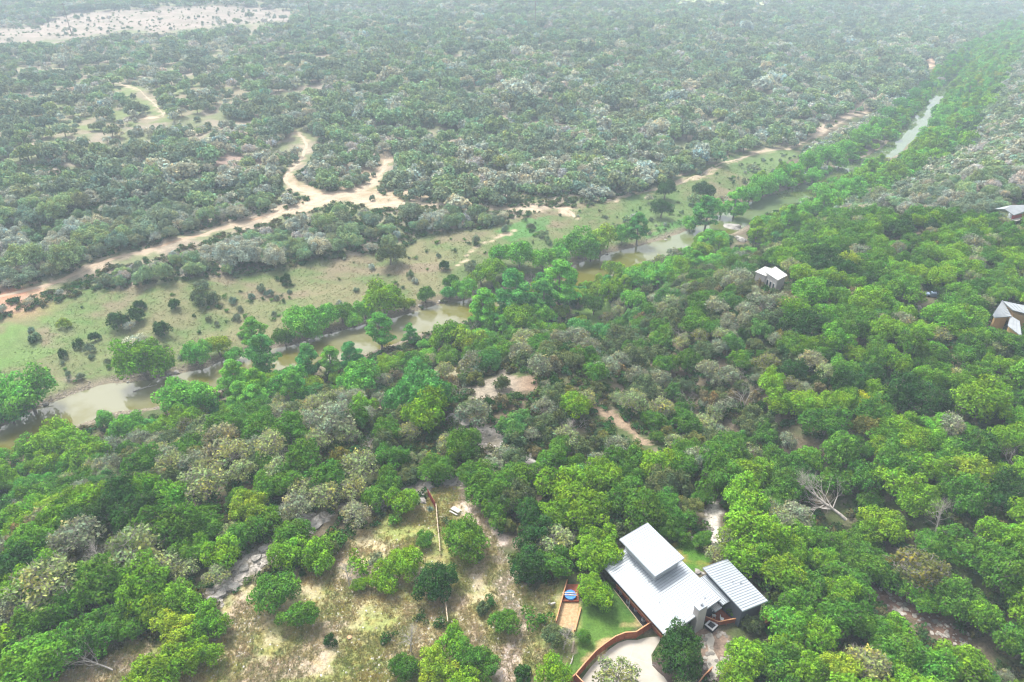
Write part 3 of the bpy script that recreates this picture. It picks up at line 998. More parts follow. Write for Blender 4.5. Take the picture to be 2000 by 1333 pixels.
# entry deck of red boards with a boarded rail
dk = [(9.3, 0.3), (10.4, -1.5), (13.3, -2.5), (13.2, 0.5)]
for k in range(13):
    t0, t1 = k / 13, (k + 0.93) / 13
    a0 = [dk[0][i] * (1 - t0) + dk[1][i] * t0 for i in (0, 1)]; a1 = [dk[0][i] * (1 - t1) + dk[1][i] * t1 for i in (0, 1)]
    b0 = [dk[3][i] * (1 - t0) + dk[2][i] * t0 for i in (0, 1)]; b1 = [dk[3][i] * (1 - t1) + dk[2][i] * t1 for i in (0, 1)]
    MB().prism([a0, a1, b1, b0], 0.42, 0.48).build('deck_board', M['cedar'], house)
for a, b_ in ((dk[1], dk[2]), (dk[0], dk[1])):
    mb = MB()
    nb = 14
    for k in range(nb):
        t0, t1 = k / nb, (k + 0.9) / nb
        P0 = (a[0] * (1 - t0) + b_[0] * t0, a[1] * (1 - t0) + b_[1] * t0); P1 = (a[0] * (1 - t1) + b_[0] * t1, a[1] * (1 - t1) + b_[1] * t1)
        mb.bar((*P0, 0.85), (*P1, 0.85), 0.05, 1.0)
    mb.build('rail_panel', M['cedar'], house)
    MB().bar((*a, 1.38), (*b_, 1.38), 0.16, 0.05).build('rail_cap', M['cedar_cap'], house)
    for t in (0, 0.5, 1):
        MB().bar((a[0] * (1 - t) + b_[0] * t, a[1] * (1 - t) + b_[1] * t, -1.6), (a[0] * (1 - t) + b_[0] * t, a[1] * (1 - t) + b_[1] * t, 1.35), 0.12).build('post', M['cedar'], house)
for k in range(10):
    MB().box(15.6, 19.2, -5.6 + k * 0.17, -5.45 + k * 0.17, 0.50, 0.56).build('deck_board', M['cedar'], house)
MB().box(15.6, 19.2, -5.72, -5.66, 0.5, 1.4).build('rail_panel', M['cedar'], house)
MB().box(19.22, 19.28, -5.7, -3.9, 0.5, 1.4).build('rail_panel', M['cedar'], house)
MB().box(15.55, 19.3, -5.78, -5.60, 1.41, 1.46).build('rail_cap', M['cedar_cap'], house)
MB().box(12.0, 13.6, 5.7, 8.0, 0.02, 0.14).build('back_step', M['cedar'], house)
house_objs = [house]

# driveway
DRV = [(1262, 1246), (1244, 1251), (1225, 1251), (1207, 1257), (1190, 1269), (1172, 1285), (1155, 1302), (1137, 1326), (1110, 1380), (1090, 1450), (1330, 1450), (1312, 1345), (1296, 1322), (1284, 1312), (1274, 1301), (1272, 1280), (1290, 1250), (1310, 1242)]
D3 = [at_z(u, v, 0)[:2] for u, v in DRV]
drv = MB().prism(D3, -0.3, 0.07).build('driveway', M['concrete'])
drv['kind'] = 'structure'
for (a, b_) in (((1240, 1251), (1214, 1345)), ((1190, 1269), (1280, 1300)), ((1160, 1300), (1296, 1324))):
    A_ = at_z(*a, 0.07); B_ = at_z(*b_, 0.07)
    MB().bar((A_[0], A_[1], 0.071), (B_[0], B_[1], 0.071), 0.035, 0.006).build('joint', M['stucco_cap'], drv)
PTH = [(1376, 1240), (1390, 1236), (1396, 1250), (1392, 1268), (1404, 1290), (1412, 1310), (1390, 1330), (1380, 1300), (1384, 1270)]
p_ = MB().prism([at_z(u, v, 0)[:2] for u, v in PTH], -0.3, 0.05).build('walkway', M['concrete']); p_['kind'] = 'structure'
# mulch bed along the deck
bed = MB().prism([hw(0.78, 13.6)[:2], hw(0.25, 13.6)[:2], hw(-0.35, 4.6)[:2], hw(0.9, 3.9)[:2]], -0.2, 0.06).build('mulch_bed', M['mulch'])
bed['kind'] = 'structure'
for q0, q1 in ((4.6, 7.6), (7.6, 10.6), (10.6, 13.6)):
    t0 = (q0 - 4.6) / 9; t1 = (q1 - 4.6) / 9
    MB().bar((*hw(-0.38 + 0.6 * t0, q0)[:2], 0.05), (*hw(-0.38 + 0.6 * t1, q1)[:2], 0.05), 0.08, 0.14).build('edging', M['timber'], bed)
for (u, v), w in zip([(1213, 1158), (1227, 1176), (1242, 1192), (1257, 1211)], ('grey leaved plant nearest the upper end', 'grey leaved plant second', 'reddish plant third', 'pale plant last')):
    x, y_, _ = at_z(u, v, 0.15)
    ords = {'grey leaved plant nearest the upper end': 'round wire-caged seedling at the shaded upper end of the dark mulch bed', 'grey leaved plant second': 'round wire-caged seedling second down the dark mulch bed by the deck',
            'reddish plant third': 'reddish wire-caged seedling third down the dark mulch bed', 'pale plant last': 'wire-caged seedling at the fence end of the dark mulch bed'}
    t = thing('caged_plant', ords[w], 'plant', (x, y_, 0.06), 0, 'caged plants in the mulch bed')
    g_ = np.random.default_rng(int(u))
    for zz in (0.02, 0.22, 0.42):
        c_ = MB()
        for k in range(12):
            a = 2 * math.pi * k / 12; b2 = 2 * math.pi * (k + 1) / 12
            c_.bar((0.34 * math.cos(a), 0.34 * math.sin(a), zz), (0.34 * math.cos(b2), 0.34 * math.sin(b2), zz), 0.035)
        c_.build('cage_ring', M['stucco_cap'], t)
    Vl, Fl, Cl = foliage(g_, [((0, 0, 0.2), 0.24), ((0.05, 0.02, 0.38), 0.15)], 900, 0.08)
    pl = add('leaves', mesh_from('leaves', Vl, Fl, [M['leaf']], leafv=Cl), t)
    pl['tint'] = (0.30, 0.12, 0.09, 1) if 'reddish' in w else (0.20, 0.22, 0.17, 1)


# ------------------------------------------------------------------ fences
def board_fence(name, label, pts, hgt, m='cedar', cap='cedar_cap', group=None):
    P0 = pts[0]
    t = thing(name, label, 'fence', (P0[0], P0[1], 0), 0, group)
    for i in range(len(pts) - 1):
        a = Vector((pts[i][0] - P0[0], pts[i][1] - P0[1], 0)); c = Vector((pts[i + 1][0] - P0[0], pts[i + 1][1] - P0[1], 0))
        L = (c - a).length; nseg = max(1, round(L / 2.2))
        for s_ in range(nseg):
            A_ = a.lerp(c, s_ / nseg); B_ = a.lerp(c, (s_ + 1) / nseg)
            za = height1(A_.x + P0[0], A_.y + P0[1]); zb = height1(B_.x + P0[0], B_.y + P0[1])
            d = (B_ - A_); nb = max(3, int(d.length / 0.15))
            mb = MB(); sd_ = Vector((-d.y, d.x, 0)).normalized()
            for k in range(nb):
                p0 = A_.lerp(B_, (k + 0.04) / nb); p1 = A_.lerp(B_, (k + 0.94) / nb); z_ = za + (zb - za) * k / nb
                o = sd_ * (0.012 if k % 2 else -0.0)
                mb.hexa([p0 - sd_ * 0.02 + o + Vector((0, 0, z_ + 0.03)), p1 - sd_ * 0.02 + o + Vector((0, 0, z_ + 0.03)), p1 + o + Vector((0, 0, z_ + 0.03)), p0 + o + Vector((0, 0, z_ + 0.03)),
                         p0 - sd_ * 0.02 + o + Vector((0, 0, z_ + hgt)), p1 - sd_ * 0.02 + o + Vector((0, 0, z_ + hgt)), p1 + o + Vector((0, 0, z_ + hgt)), p0 + o + Vector((0, 0, z_ + hgt))])
            pn = mb.build('panel', M[m], t)
            MB().bar(A_ + sd_ * 0.045 + Vector((0, 0, za + 0.4)), B_ + sd_ * 0.045 + Vector((0, 0, zb + 0.4)), 0.05, 0.09).build('rail', M[m], pn)
            MB().bar(A_ + sd_ * 0.045 + Vector((0, 0, za + hgt - 0.35)), B_ + sd_ * 0.045 + Vector((0, 0, zb + hgt - 0.35)), 0.05, 0.09).build('rail', M[m], pn)
            MB().bar(A_ + Vector((0, 0, za + hgt + 0.03)), B_ + Vector((0, 0, zb + hgt + 0.03)), 0.17, 0.05).build('cap_rail', M[cap], t)
            MB().bar(A_ + sd_ * 0.06 + Vector((0, 0, za - 0.2)), A_ + sd_ * 0.06 + Vector((0, 0, za + hgt)), 0.10).build('post', M[m], t)
    return t


FEN = [(1277, 1212), (1258, 1224), (1243, 1234), (1221, 1235.5), (1202, 1243), (1183, 1256), (1164, 1271), (1143, 1294), (1124, 1317)]
fpts = [at_z(u, v, 1.8)[:2] for u, v in FEN]
board_fence('cedar_fence', 'curving red cedar fence between the lawn and the pale driveway', fpts, 1.8)
last = fpts[-1]
board_fence('fence_corner', 'short red cedar fence leg running from the curved fence foot towards the dry meadow', [last, at_z(1098, 1338, 1.8)[:2], at_z(1080, 1352, 1.8)[:2]], 1.8)
board_fence('gate_fence', 'red cedar gate panel across the driveway edge at the foot of the curved fence', [last, at_z(1146, 1340, 1.8)[:2]], 1.8)
board_fence('yard_fence', 'low red cedar fence crossing in front of the stone steps beside the round dark oak', [at_z(1352, 1350, 1.3)[:2], at_z(1376, 1318, 1.3)[:2], at_z(1392, 1302, 1.3)[:2]], 1.2)
k0, k1 = at_z(1108, 1132, 1.0)[:2], at_z(1086, 1213, 1.0)[:2]
board_fence('kennel_fence', 'narrow brown fence along the meadow side of the blue pool deck', [k0, at_z(1098, 1168, 1.0)[:2], k1], 1.0)
# pool platform
pq_ = [at_z(u, v, 0)[:2] for u, v in [(1104, 1143), (1134, 1143), (1130, 1176), (1097, 1176)]]
pf = thing('pool_deck', 'small red cedar platform carrying the blue covered tub', 'deck', (*pq_[3], 0.0))
o0 = Vector((*pq_[3], 0))
for k in range(12):
    f0, f1 = k / 12, (k + 0.92) / 12
    a0 = Vector((*pq_[3], 0)).lerp(Vector((*pq_[0], 0)), f0) - o0; a1 = Vector((*pq_[3], 0)).lerp(Vector((*pq_[0], 0)), f1) - o0
    b0 = Vector((*pq_[2], 0)).lerp(Vector((*pq_[1], 0)), f0) - o0; b1 = Vector((*pq_[2], 0)).lerp(Vector((*pq_[1], 0)), f1) - o0
    MB().prism([(a0.x, a0.y), (b0.x, b0.y), (b1.x, b1.y), (a1.x, a1.y)], 0.10, 0.22).build('board', M['cedar'], pf)
MB().bar((0, -0.08, 0.28), ((b0 * 0 + (Vector((*pq_[2], 0)) - o0)).x, (Vector((*pq_[2], 0)) - o0).y - 0.08, 0.28), 0.1, 0.5).build('skirt', M['cedar'], pf)
x, y_, _ = at_z(1114, 1163, 0.6)
pool = thing('stock_tank', 'round tub under a bright blue cover on the red platform', 'tub', (x, y_, 0.225))
MB().cyl(0, 0, 0, 0.55, 0.92, 28).build('wall', M['galv_tank'], pool)
cb = MB()
for k in range(28):
    a = 2 * math.pi * k / 28; a2 = 2 * math.pi * (k + 1) / 28; b = len(cb.v)
    r0 = 0.99 + 0.04 * math.sin(k * 2.3); r1 = 0.99 + 0.04 * math.sin((k + 1) * 2.3 if k < 27 else 0)
    z0 = 0.60 + 0.03 * math.sin(k * 1.7)
    cb.v += [(0, 0, 0.53), (0.55 * math.cos(a), 0.55 * math.sin(a), 0.60), (0.55 * math.cos(a2), 0.55 * math.sin(a2), 0.60), (r1 * math.cos(a2), r1 * math.sin(a2), 0.60), (r0 * math.cos(a), r0 * math.sin(a), 0.60),
             (1.02 * math.cos(a), 1.02 * math.sin(a), 0.36), (1.02 * math.cos(a2), 1.02 * math.sin(a2), 0.36)]
    cb.f += [[b, b + 1, b + 2], [b + 1, b + 4, b + 3, b + 2], [b + 4, b + 5, b + 6, b + 3]]
cb.build('cover', M['blue'], pool)
bx_, by_, _ = at_z(1113, 1158, 0.9)
tag(MB().bar((-1.35, 0.05, 0.0), (1.25, -0.1, 0.0), 0.16, 0.07).build('plank', M['timber'], loc=(bx_, by_, 0.89)), 'upper weathered plank lying across the blue tub cover', 'plank', 'planks on the blue tub')
tag(MB().bar((-1.35, 0.02, 0.0), (1.2, -0.16, 0.0), 0.14, 0.07).build('plank', M['timber'], loc=(bx_ + 0.05, by_ - 0.42, 0.89)), 'lower weathered plank lying across the blue tub cover', 'plank', 'planks on the blue tub')
# dog run: straw floor and its timber border
st_ = mat('straw', (0.46, 0.33, 0.19), 0.95, color2=(0.28, 0.18, 0.085), scale=2.4, bump=0.4)
run = [at_z(u, v, 0)[:2] for u, v in [(1097, 1178), (1131, 1178), (1126, 1212), (1121, 1236), (1084, 1218)]]
o = MB().prism(run, -0.1, 0.045).build('straw_floor', st_); o['kind'] = 'structure'
for (a, b_, hh, lab) in (((1134, 1188), (1122, 1233), 0.45, 'orange timber border between the straw run and the lawn'), ((1121, 1252), (1117, 1274), 0.25, 'pale board lying on the lawn below the straw run')):
    A_ = at_z(*a, 0.2); B_ = at_z(*b_, 0.2)
    MBx = MB().bar((0, 0, 0), (B_[0] - A_[0], B_[1] - A_[1], 0), 0.30 if hh > 0.3 else 0.28, hh)
    tag(MBx.build('timber_border' if hh > 0.3 else 'loose_board', M['cedar_cap'] if hh > 0.3 else M['timber'], loc=(A_[0], A_[1], hh / 2 + 0.02)), lab, 'timber')

# wire fence with wooden posts through the meadow, then the rusty sheet at its end
F_W = [(852, 992), (855, 1030), (859, 1068), (860, 1085)]
F_W2 = [(868, 1152), (871, 1185), (875, 1222)]
for F_, lab in ((F_W, 'low brown plank fence running down the meadow past the picnic table'), (F_W2, 'low brown plank fence lower in the meadow under the dark oak')):
    P3 = [ground_at(u, v) for u, v in F_]
    t = thing('plank_fence', lab, 'fence', (P3[0][0], P3[0][1], P3[0][2]), 0)
    O_ = Vector(P3[0][:3])
    for i in range(len(P3) - 1):
        a = Vector(P3[i][:3]) - O_; c = Vector(P3[i + 1][:3]) - O_; ns = max(1, round((c - a).length / 2.4))
        for s_ in range(ns):
            A_ = a.lerp(c, s_ / ns); B_ = a.lerp(c, (s_ + 1) / ns)
            MB().bar(A_ + Vector((0, 0, -0.3)), A_ + Vector((0, 0, 1.25)), 0.12).build('post', M['wire'], t)
            for zz in (0.45, 0.85, 1.18):
                MB().bar(A_ + Vector((0, 0, zz)), B_ + Vector((0, 0, zz)), 0.05 if zz < 1.1 else 0.16, 0.14 if zz < 1.1 else 0.05).build('board', M['wire'] if zz < 1.1 else M['timber'], t)
a = ground_at(836, 968); c = ground_at(851, 994)
t = thing('rusty_sheet_fence', 'dark red rusty metal panel fence at the uphill end of the plank fence', 'fence', a[:3])
D_ = Vector(c[:3]) - Vector(a[:3])
for k in range(8):
    A_ = D_ * (k / 8); B_ = D_ * ((k + 0.96) / 8)
    MB().bar(A_ + Vector((0, 0, 0.85)), B_ + Vector((0, 0, 0.85)), 0.05 if k % 2 else 0.09, 1.75).build('panel', M['rust'], t)

# picnic table
x, y_, z_, _ = ground_at(890, 1001)
t = thing('picnic_table', 'weathered grey picnic table with benches at the top of the dry meadow', 'picnic table', (x, y_, z_), R(-35))
for k in range(5):
    MB().box(-1.0, 1.0, -0.42 + k * 0.17, -0.27 + k * 0.17, 0.72, 0.76).build('board', M['galv_tank'] if k == 9 else M['stone_pale'], t)
for s_ in (-1, 1):
    MB().box(-1.0, 1.0, s_ * 0.72 - 0.14, s_ * 0.72 + 0.14, 0.42, 0.46).build('bench', M['stone_pale'], t)
    MB().bar((s_ * 0.7, -0.75, 0.0), (s_ * 0.7, -0.2, 0.70), 0.09).bar((s_ * 0.7, 0.75, 0.0), (s_ * 0.7, 0.2, 0.70), 0.09).bar((s_ * 0.7, -0.8, 0.38), (s_ * 0.7, 0.8, 0.38), 0.09).build('leg_frame', M['bark_grey'], t)
# agave
x, y_, z_, _ = ground_at(840, 997)
bl = MB()
for k in range(26):
    a = k * 2.4; el = R(20 + 55 * (k / 26)); L = 1.15 - 0.25 * k / 26
    d = Vector((math.cos(a) * math.cos(el), math.sin(a) * math.cos(el), math.sin(el))); s_ = Vector((-math.sin(a), math.cos(a), 0)) * 0.09; b = len(bl.v)
    bl.v += [tuple(s_ * 0.6), tuple(-s_ * 0.6), tuple(d * L * 0.5 - s_ + Vector((0, 0, 0.03))), tuple(d * L), tuple(d * L * 0.5 + s_ + Vector((0, 0, 0.03))), tuple(d * L * 0.5 - Vector((0, 0, 0.06)))]
    bl.f += [[b, b + 5, b + 4], [b + 1, b + 2, b + 5], [b + 2, b + 3, b + 5], [b + 4, b + 5, b + 3], [b, b + 4, b + 3, b + 2, b + 1]]
ag = mat('agave', (0.08, 0.17, 0.12), 0.6, color2=(0.16, 0.24, 0.18), scale=3)
tag(bl.build('agave', ag, loc=(x, y_, z_)), 'spiky blue green agave beside the rusty red fence panel', 'agave')
# stump, fallen logs
x, y_, z_, _ = ground_at(683, 1247)
t = thing('tree_stump', 'small orange brown tree stump among pale stones in the meadow', 'stump', (x, y_, z_))
MB().cyl(0, 0, -0.1, 0.3, 0.42, 12, 0.36).build('bark', M['bark'], t); MB().cyl(0, 0, 0.3, 0.315, 0.34, 12).build('cut_face', M['cedar_cap'], t)
# small pale statue of a deer, and its pedestal stone, by the kennel
x, y_, z_, _ = ground_at(1079, 1184)
dm = MB()
sk = [((-0.5, 0, 0.62), (0.35, 0, 0.66), 0.17, 0.19), ((0.35, 0, 0.66), (0.6, 0, 1.05), 0.12, 0.08), ((0.6, 0, 1.05), (0.88, 0, 1.0), 0.09, 0.05)]
for a, c, r0, r1 in sk:
    dm.tube([a, c], [r0, r1], 7)
for px_ in (-0.42, 0.3):
    for s_ in (-0.1, 0.1):
        dm.tube([(px_, s_, 0.6), (px_ + 0.03, s_, 0.3), (px_, s_, 0.0)], [0.07, 0.04, 0.03], 5)
for s_ in (-0.08, 0.08):
    dm.tube([(0.62, s_ * 0.5, 1.1), (0.55, s_ * 2.2, 1.3)], [0.03, 0.012], 4)
tag(dm.build('garden_statue', M['stone_pale'], loc=(x, y_, z_), rot=(0, 0, R(200))), 'small pale four-legged garden statue in the grass beside the kennel fence', 'statue')
# white hammock-like frame on the lawn's edge
x, y_, z_, _ = ground_at(1112, 1303)
lg = MB().tube([(0, 0, 0.15), (0.5, 0.9, 0.35), (0.75, 1.9, 0.22)], [0.12, 0.10, 0.05], 6).tube([(0.5, 0.9, 0.35), (0.1, 1.3, 0.5)], [0.06, 0.02], 5)
tag(lg.build('driftwood', M['stone_pale'], loc=(x, y_, z_)), 'pale bleached branch lying on the grass beside the foot of the cedar fence', 'driftwood')

# patio: fire pit box, chairs
x, y_, z_ = at_z(1389, 1224, 0.4)
t = thing('hot_tub', 'square dark tub with a white rim below the entry deck', 'tub', (x, y_, 0.02), HA + R(10))
MB().box(-0.75, 0.75, -0.75, 0.75, 0, 0.7).build('cabinet', M['black'], t)
MB().box(-0.8, 0.8, 0.52, 0.8, 0.70, 0.80).box(-0.8, 0.8, -0.8, -0.52, 0.70, 0.80).box(-0.8, -0.52, -0.52, 0.52, 0.70, 0.80).box(0.52, 0.8, -0.52, 0.52, 0.70, 0.80).build('rim', M['trim'], t)


def patio_chair(label, x, y_, z_, rz):
    t = thing('patio_chair', label, 'chair', (x, y_, z_), rz, 'white patio chairs')
    MB().box(-0.28, 0.28, -0.26, 0.26, 0.38, 0.43).build('seat', M['white'], t)
    MB().hexa([(-0.28, 0.24, 0.42), (0.28, 0.24, 0.42), (0.28, 0.29, 0.42), (-0.28, 0.29, 0.42), (-0.28, 0.40, 0.98), (0.28, 0.40, 0.98), (0.28, 0.44, 0.98), (-0.28, 0.44, 0.98)]).build('backrest', M['white'], t)
    for sx in (-0.25, 0.25):
        for sy in (-0.23, 0.23):
            MB().bar((sx, sy, 0), (sx, sy, 0.38), 0.05).build('leg', M['white'], t)
    return t


patio_chair('white patio chair on the entry deck closest to the glass door', *hw(10.9, 0.0, 0.49), HA + 2.4)
patio_chair('white patio chair on the entry deck nearest the board rail', *hw(11.6, -1.2, 0.49), HA + 0.6)
# stones along the back yard
def boulder_mesh(seed, n=2):
    bm = bmesh.new(); bmesh.ops.create_icosphere(bm, subdivisions=n, radius=1.0); g_ = np.random.default_rng(seed)
    k = g_.uniform(1.2, 2.2, 3); ph = g_.uniform(0, 6, 3)
    for v in bm.verts:
        c = v.co
        s_ = 1 + 0.18 * math.sin(c.x * 3 * k[0] + ph[0]) + 0.15 * math.sin(c.y * 3 * k[1] + ph[1]) + 0.12 * math.sin(c.z * 4 * k[2] + ph[2]) + g_.normal(0, 0.05)
        v.co = c * s_
        v.co.z *= 0.62
    me = bpy.data.meshes.new('boulder'); bm.to_mesh(me); bm.free(); me.materials.append(M['stone'])
    return me


BLD = [boulder_mesh(s_) for s_ in range(6)]


def boulder(u, v, r, label, group=None, z=None, m=None, sq=1.0):
    x, y_, zz, _ = ground_at(u, v)
    o = add('boulder', BLD[int(u + v) % 6], None, (x, y_, zz + r * 0.2), (0, 0, u), (r * 1.2, r * 0.85, r * 0.8 * sq))
    return tag(o, label, 'boulder', group)


GB = 'boulders edging the back yard'
for u, v, r, lb in ((1324, 1025, 0.75, 'long pale boulder at the uphill end of the back yard edging'), (1333, 1036, 0.5, 'second pale boulder of the back yard edging'),
                    (1341, 1044, 0.65, 'rounded pale boulder midway along the back yard edging'), (1354, 1053, 0.6, 'flat pale boulder below the middle of the back yard edging'),
                    (1363, 1061, 0.45, 'last pale boulder of the back yard edging beside the light green tree'), (1362, 1118, 0.6, 'pale boulder between the main roof and the side wing'),
                    (1372, 1121, 0.45, 'smaller pale boulder tucked against the side wing')):
    boulder(u, v, r, lb, GB)
boulder(1432, 447, 3.9, 'huge rounded tan boulder standing in the river by the trees', sq=0.8)
boulder(1447, 470, 2.6, 'grey white boulder under the trees just below the huge river boulder')
boulder(1725, 300, 1.6, 'dark boulder at the near end of the far river pool')
GK = 'rocks of the bluff outcrops'
for u, v, r, lb in ((603, 1012, 1.3, 'large grey boulder with a flat face in the bluff gap'), (617, 1022, 1.5, 'grey boulder right under the large flat faced one in the bluff gap'),
                    (590, 1020, 1.2, 'darker boulder wedged beside the large one in the bluff gap'), (500, 1092, 0.9, 'long grey rock ledge above the shaded bluff crevice'),
                    (478, 1112, 0.8, 'grey rock shelf at the low end of the bluff crevice'), (515, 1075, 0.8, 'rough grey rock at the high end of the bluff crevice'),
                    (432, 1160, 1.0, 'white rimrock on the meadow edge beside the bright oaks'), (415, 1172, 0.9, 'small white rimrock next to the bright oaks'),
                    (452, 1148, 1.2, 'white rimrock block on the bluff edge'), (885, 822, 1.7, 'grey rock ledge at the top of the wooded rock field'),
                    (912, 828, 1.4, 'pale rock beside the ledge at the top of the wooded rock field'), (1000, 885, 1.6, 'pale broken rock in the wooded rock field above the oak grove'),
                    (1030, 905, 1.7, 'large pale rock just above the oak grove'), (1042, 893, 1.1, 'small pale rock by the large one above the oak grove'),
                    (822, 975, 1.3, 'dark grey rock at the wood edge over the rusty fence'), (838, 948, 1.2, 'pale rock ledge over the rusty fence'),
                    (870, 940, 1.5, 'pale rock ledge above the picnic table'), (985, 870, 1.0, 'small grey rock in the middle of the wooded rock field')):
    boulder(u, v, r, lb, GK)
GR = 'stones along the river'
for u, v, r, w in ((300, 735, 0.8, 'beside the round bright tree'), (330, 732, 0.7, 'in the shallow water'), (345, 728, 0.9, 'at the gravel shallows'), (250, 747, 0.5, 'at the mud bank'), (90, 790, 0.9, 'by the dense trees'),
                   (610, 668, 1.1, 'grey and broad at the foot of the bank trees'), (640, 660, 0.8, 'under the cut bank'), (660, 655, 0.6, 'in the narrow channel'), (580, 675, 0.7, 'below the mossy bank'), (820, 598, 0.8, 'on the pebbly bank'),
                   (860, 590, 0.8, 'on the pebbly bank end'), (1185, 498, 0.8, 'below the meadow bank'), (1300, 470, 0.7, 'by the glassy water'), (1560, 368, 1.0, 'at the gravel bar'), (1590, 360, 1.2, 'on the gravel bar'), (1640, 330, 1.3, 'amid the pale gravel')):
    boulder(u, v, r, 'river stone ' + w, GR)

# fallen dead trees and dead wood
def dead_tree(name, label, u, v, L, az, seed, tilt=78, depth=5, rad=0.22, above=0.4, cat='dead tree', up=0.02, kids=6):
    x, y_, z_, _ = ground_at(u, v)
    g_ = np.random.default_rng(seed); segs = []
    el = R(90 - tilt)
    d = np.array([math.cos(az) * math.cos(el), math.sin(az) * math.cos(el), math.sin(el)])
    p = np.zeros(3); p[2] = above; r = rad
    stem = []
    for k in range(6):
        q = p + d * L / 6 + g_.normal(size=3) * 0.06 * L / 6
        stem.append((p, q, r, r * 0.85)); p = q; r *= 0.85
        if k >= 1:
            for _ in range(kids):
                e = d * 0.9 + g_.normal(size=3) * 0.55; e[2] += up; e /= np.linalg.norm(e)
                grow(g_, p, e, L * 0.26 * (1.15 - k / 9), r * 0.55, depth - 2, segs, spread=0.42, upw=0.04, kids=3, kink=0.12)
    t = thing(name, label, cat, (x, y_, z_))
    V, Fq = tubes(stem, 6); add('trunk', mesh_from('trunk', V, Fq, [M['bark_pale']]), t)
    V, Fq = tubes(segs, 3); V[:, 2] = np.maximum(V[:, 2], 0.03); add('branches', mesh_from('branches', V, Fq, [M['bark_pale']]), t)
    return t


dead_tree('fallen_tree', 'big bleached dead tree fallen with its fan of branches among the green oaks', 1648, 1028, 11.0, R(142), 3, tilt=66, rad=0.42, above=1.8)
dead_tree('fallen_tree', 'bleached dead juniper lying on the grass at the woods edge', 222, 1312, 7.5, R(165), 4, tilt=75, rad=0.16)
dead_tree('dead_shrub', 'grey leafless thicket standing beside the fallen dead juniper', 95, 1320, 4.2, R(120), 5, tilt=25, rad=0.12)
dead_tree('dead_tree', 'white leafless tree leaning in the meadow beside two small green trees', 683, 1150, 4.2, R(110), 6, tilt=15, rad=0.13)
dead_tree('dead_tree', 'white leafless bushy tree among stones at the bottom of the meadow', 803, 1276, 4.2, R(70), 7, tilt=10, rad=0.15)
dead_tree('dead_tree', 'grey leafless tree between the straw run and the pale oak', 1100, 1272, 3.6, R(50), 8, tilt=25, rad=0.12)
dead_tree('dead_tree', 'grey spreading tree with bare limbs in the dark woods beside the pale oak', 207, 1160, 7.0, R(110), 9, tilt=30, rad=0.24, above=0.5)
dead_tree('dead_tree', 'white leafless spiky tree standing amid oaks beyond the house wing', 1825, 1045, 6.5, R(90), 10, tilt=8, rad=0.15)
dead_tree('dead_tree', 'pale leafless tree over the rock field above the oak grove', 1095, 870, 5.0, R(30), 12, tilt=30, rad=0.18)
dead_tree('brush_pile', 'grey brown pile of cut branches behind the upper roof', 1335, 1022, 3.5, R(100), 13, tilt=60, rad=0.10)
dead_tree('driftwood_pile', 'grey driftwood heap on the mud bank below the meadow', 160, 742, 4.0, R(200), 14, tilt=86, rad=0.13)
dead_tree('driftwood_pile', 'fallen branches on the near bank under the tree standing in the river', 335, 815, 6.0, R(10), 15, tilt=86, rad=0.16)
for u, v, az, L, lb in ((262, 772, 35, 7.0, 'bare log lying in the shallow water below the round bright tree'), (60, 795, 20, 6.0, 'bare log half sunk at the foot of the dense bank trees'), (610, 1082, 200, 5, 'grey fallen limb at the wood edge under the bright oak')):
    x, y_, z_, _ = ground_at(u, v)
    z_ = max(z_, WATER - 0.05)
    tag(MB().tube([(0, 0, 0.1), (L * 0.5, 0.2, 0.25), (L, -0.2, 0.15)], [0.26, 0.2, 0.1], 7).tube([(L * 0.6, 0.1, 0.25), (L * 0.8, 0.7, 0.7)], [0.1, 0.04], 5).build('log', M['bark_pale'], loc=(x, y_, z_), rot=(0, 0, R(az))), lb, 'log')
for k, (u, v) in enumerate([(1350, 1100)]):
    pass
print('house & things', time.time() - T0)

# ------------------------------------------------------------------ the other houses
def shed_roof(parent, name, pts, th, m):
    """A roof plane given by its corner points (world, counter-clockwise seen from above)."""
    b = [(x, y_, z - th) for x, y_, z in pts]
    n = len(pts); mb = MB()
    mb.v = b + [tuple(p) for p in pts]
    mb.f = [[k for k in reversed(range(n))], [n + k for k in range(n)]] + [[k, (k + 1) % n, n + (k + 1) % n, n + k] for k in range(n)]
    o = mb.build(name, M[m], parent)
    a, c, d, e = [Vector(p) for p in pts[:4]]
    k_ = max(3, int((d - c).length / 1.0)); rb = MB()
    for i in range(k_ + 1):
        t = i / k_
        rb.bar(a.lerp(e, t) + Vector((0, 0, 0.05)), c.lerp(d, t) + Vector((0, 0, 0.05)), 0.07, 0.10)
    o2 = rb.build('standing_seam', M['seam'], o); o2['kind'] = 'stuff'
    return o


def rel(P, O):
    return [(p[0] - O[0], p[1] - O[1], p[2]) for p in P]


# cabin in the middle distance: two sheds side by side
gz = ground_at(1508, 552)[2]
O_ = at_z(1508, 545, gz); cab = thing('cabin', 'small pale cabin with two flat white roofs deep in the woods', 'cabin', (O_[0], O_[1], 0))
r1 = rel([at_z(u, v, gz + 5.2) for u, v in ((1474, 531), (1496, 540), (1516, 528), (1494, 521))], O_)
r2 = rel([at_z(u, v, gz + 6.2) for u, v in ((1495, 532.5), (1519, 548), (1538, 538), (1514, 521))], O_)
shed_roof(cab, 'roof', r1, 0.2, 'roof_white'); shed_roof(cab, 'roof', r2, 0.2, 'roof_white')
for rr, top in ((r1, 5.0), (r2, 6.0)):
    cx_ = sum(p[0] for p in rr) / 4; cy_ = sum(p[1] for p in rr) / 4
    base = [(cx_ + (p[0] - cx_) * 0.86, cy_ + (p[1] - cy_) * 0.86) for p in rr]
    MB().prism(base, gz - 2, gz + top - 0.01).build('wall', M['stucco'], cab)
a, c = Vector(r2[0]), Vector(r2[1])
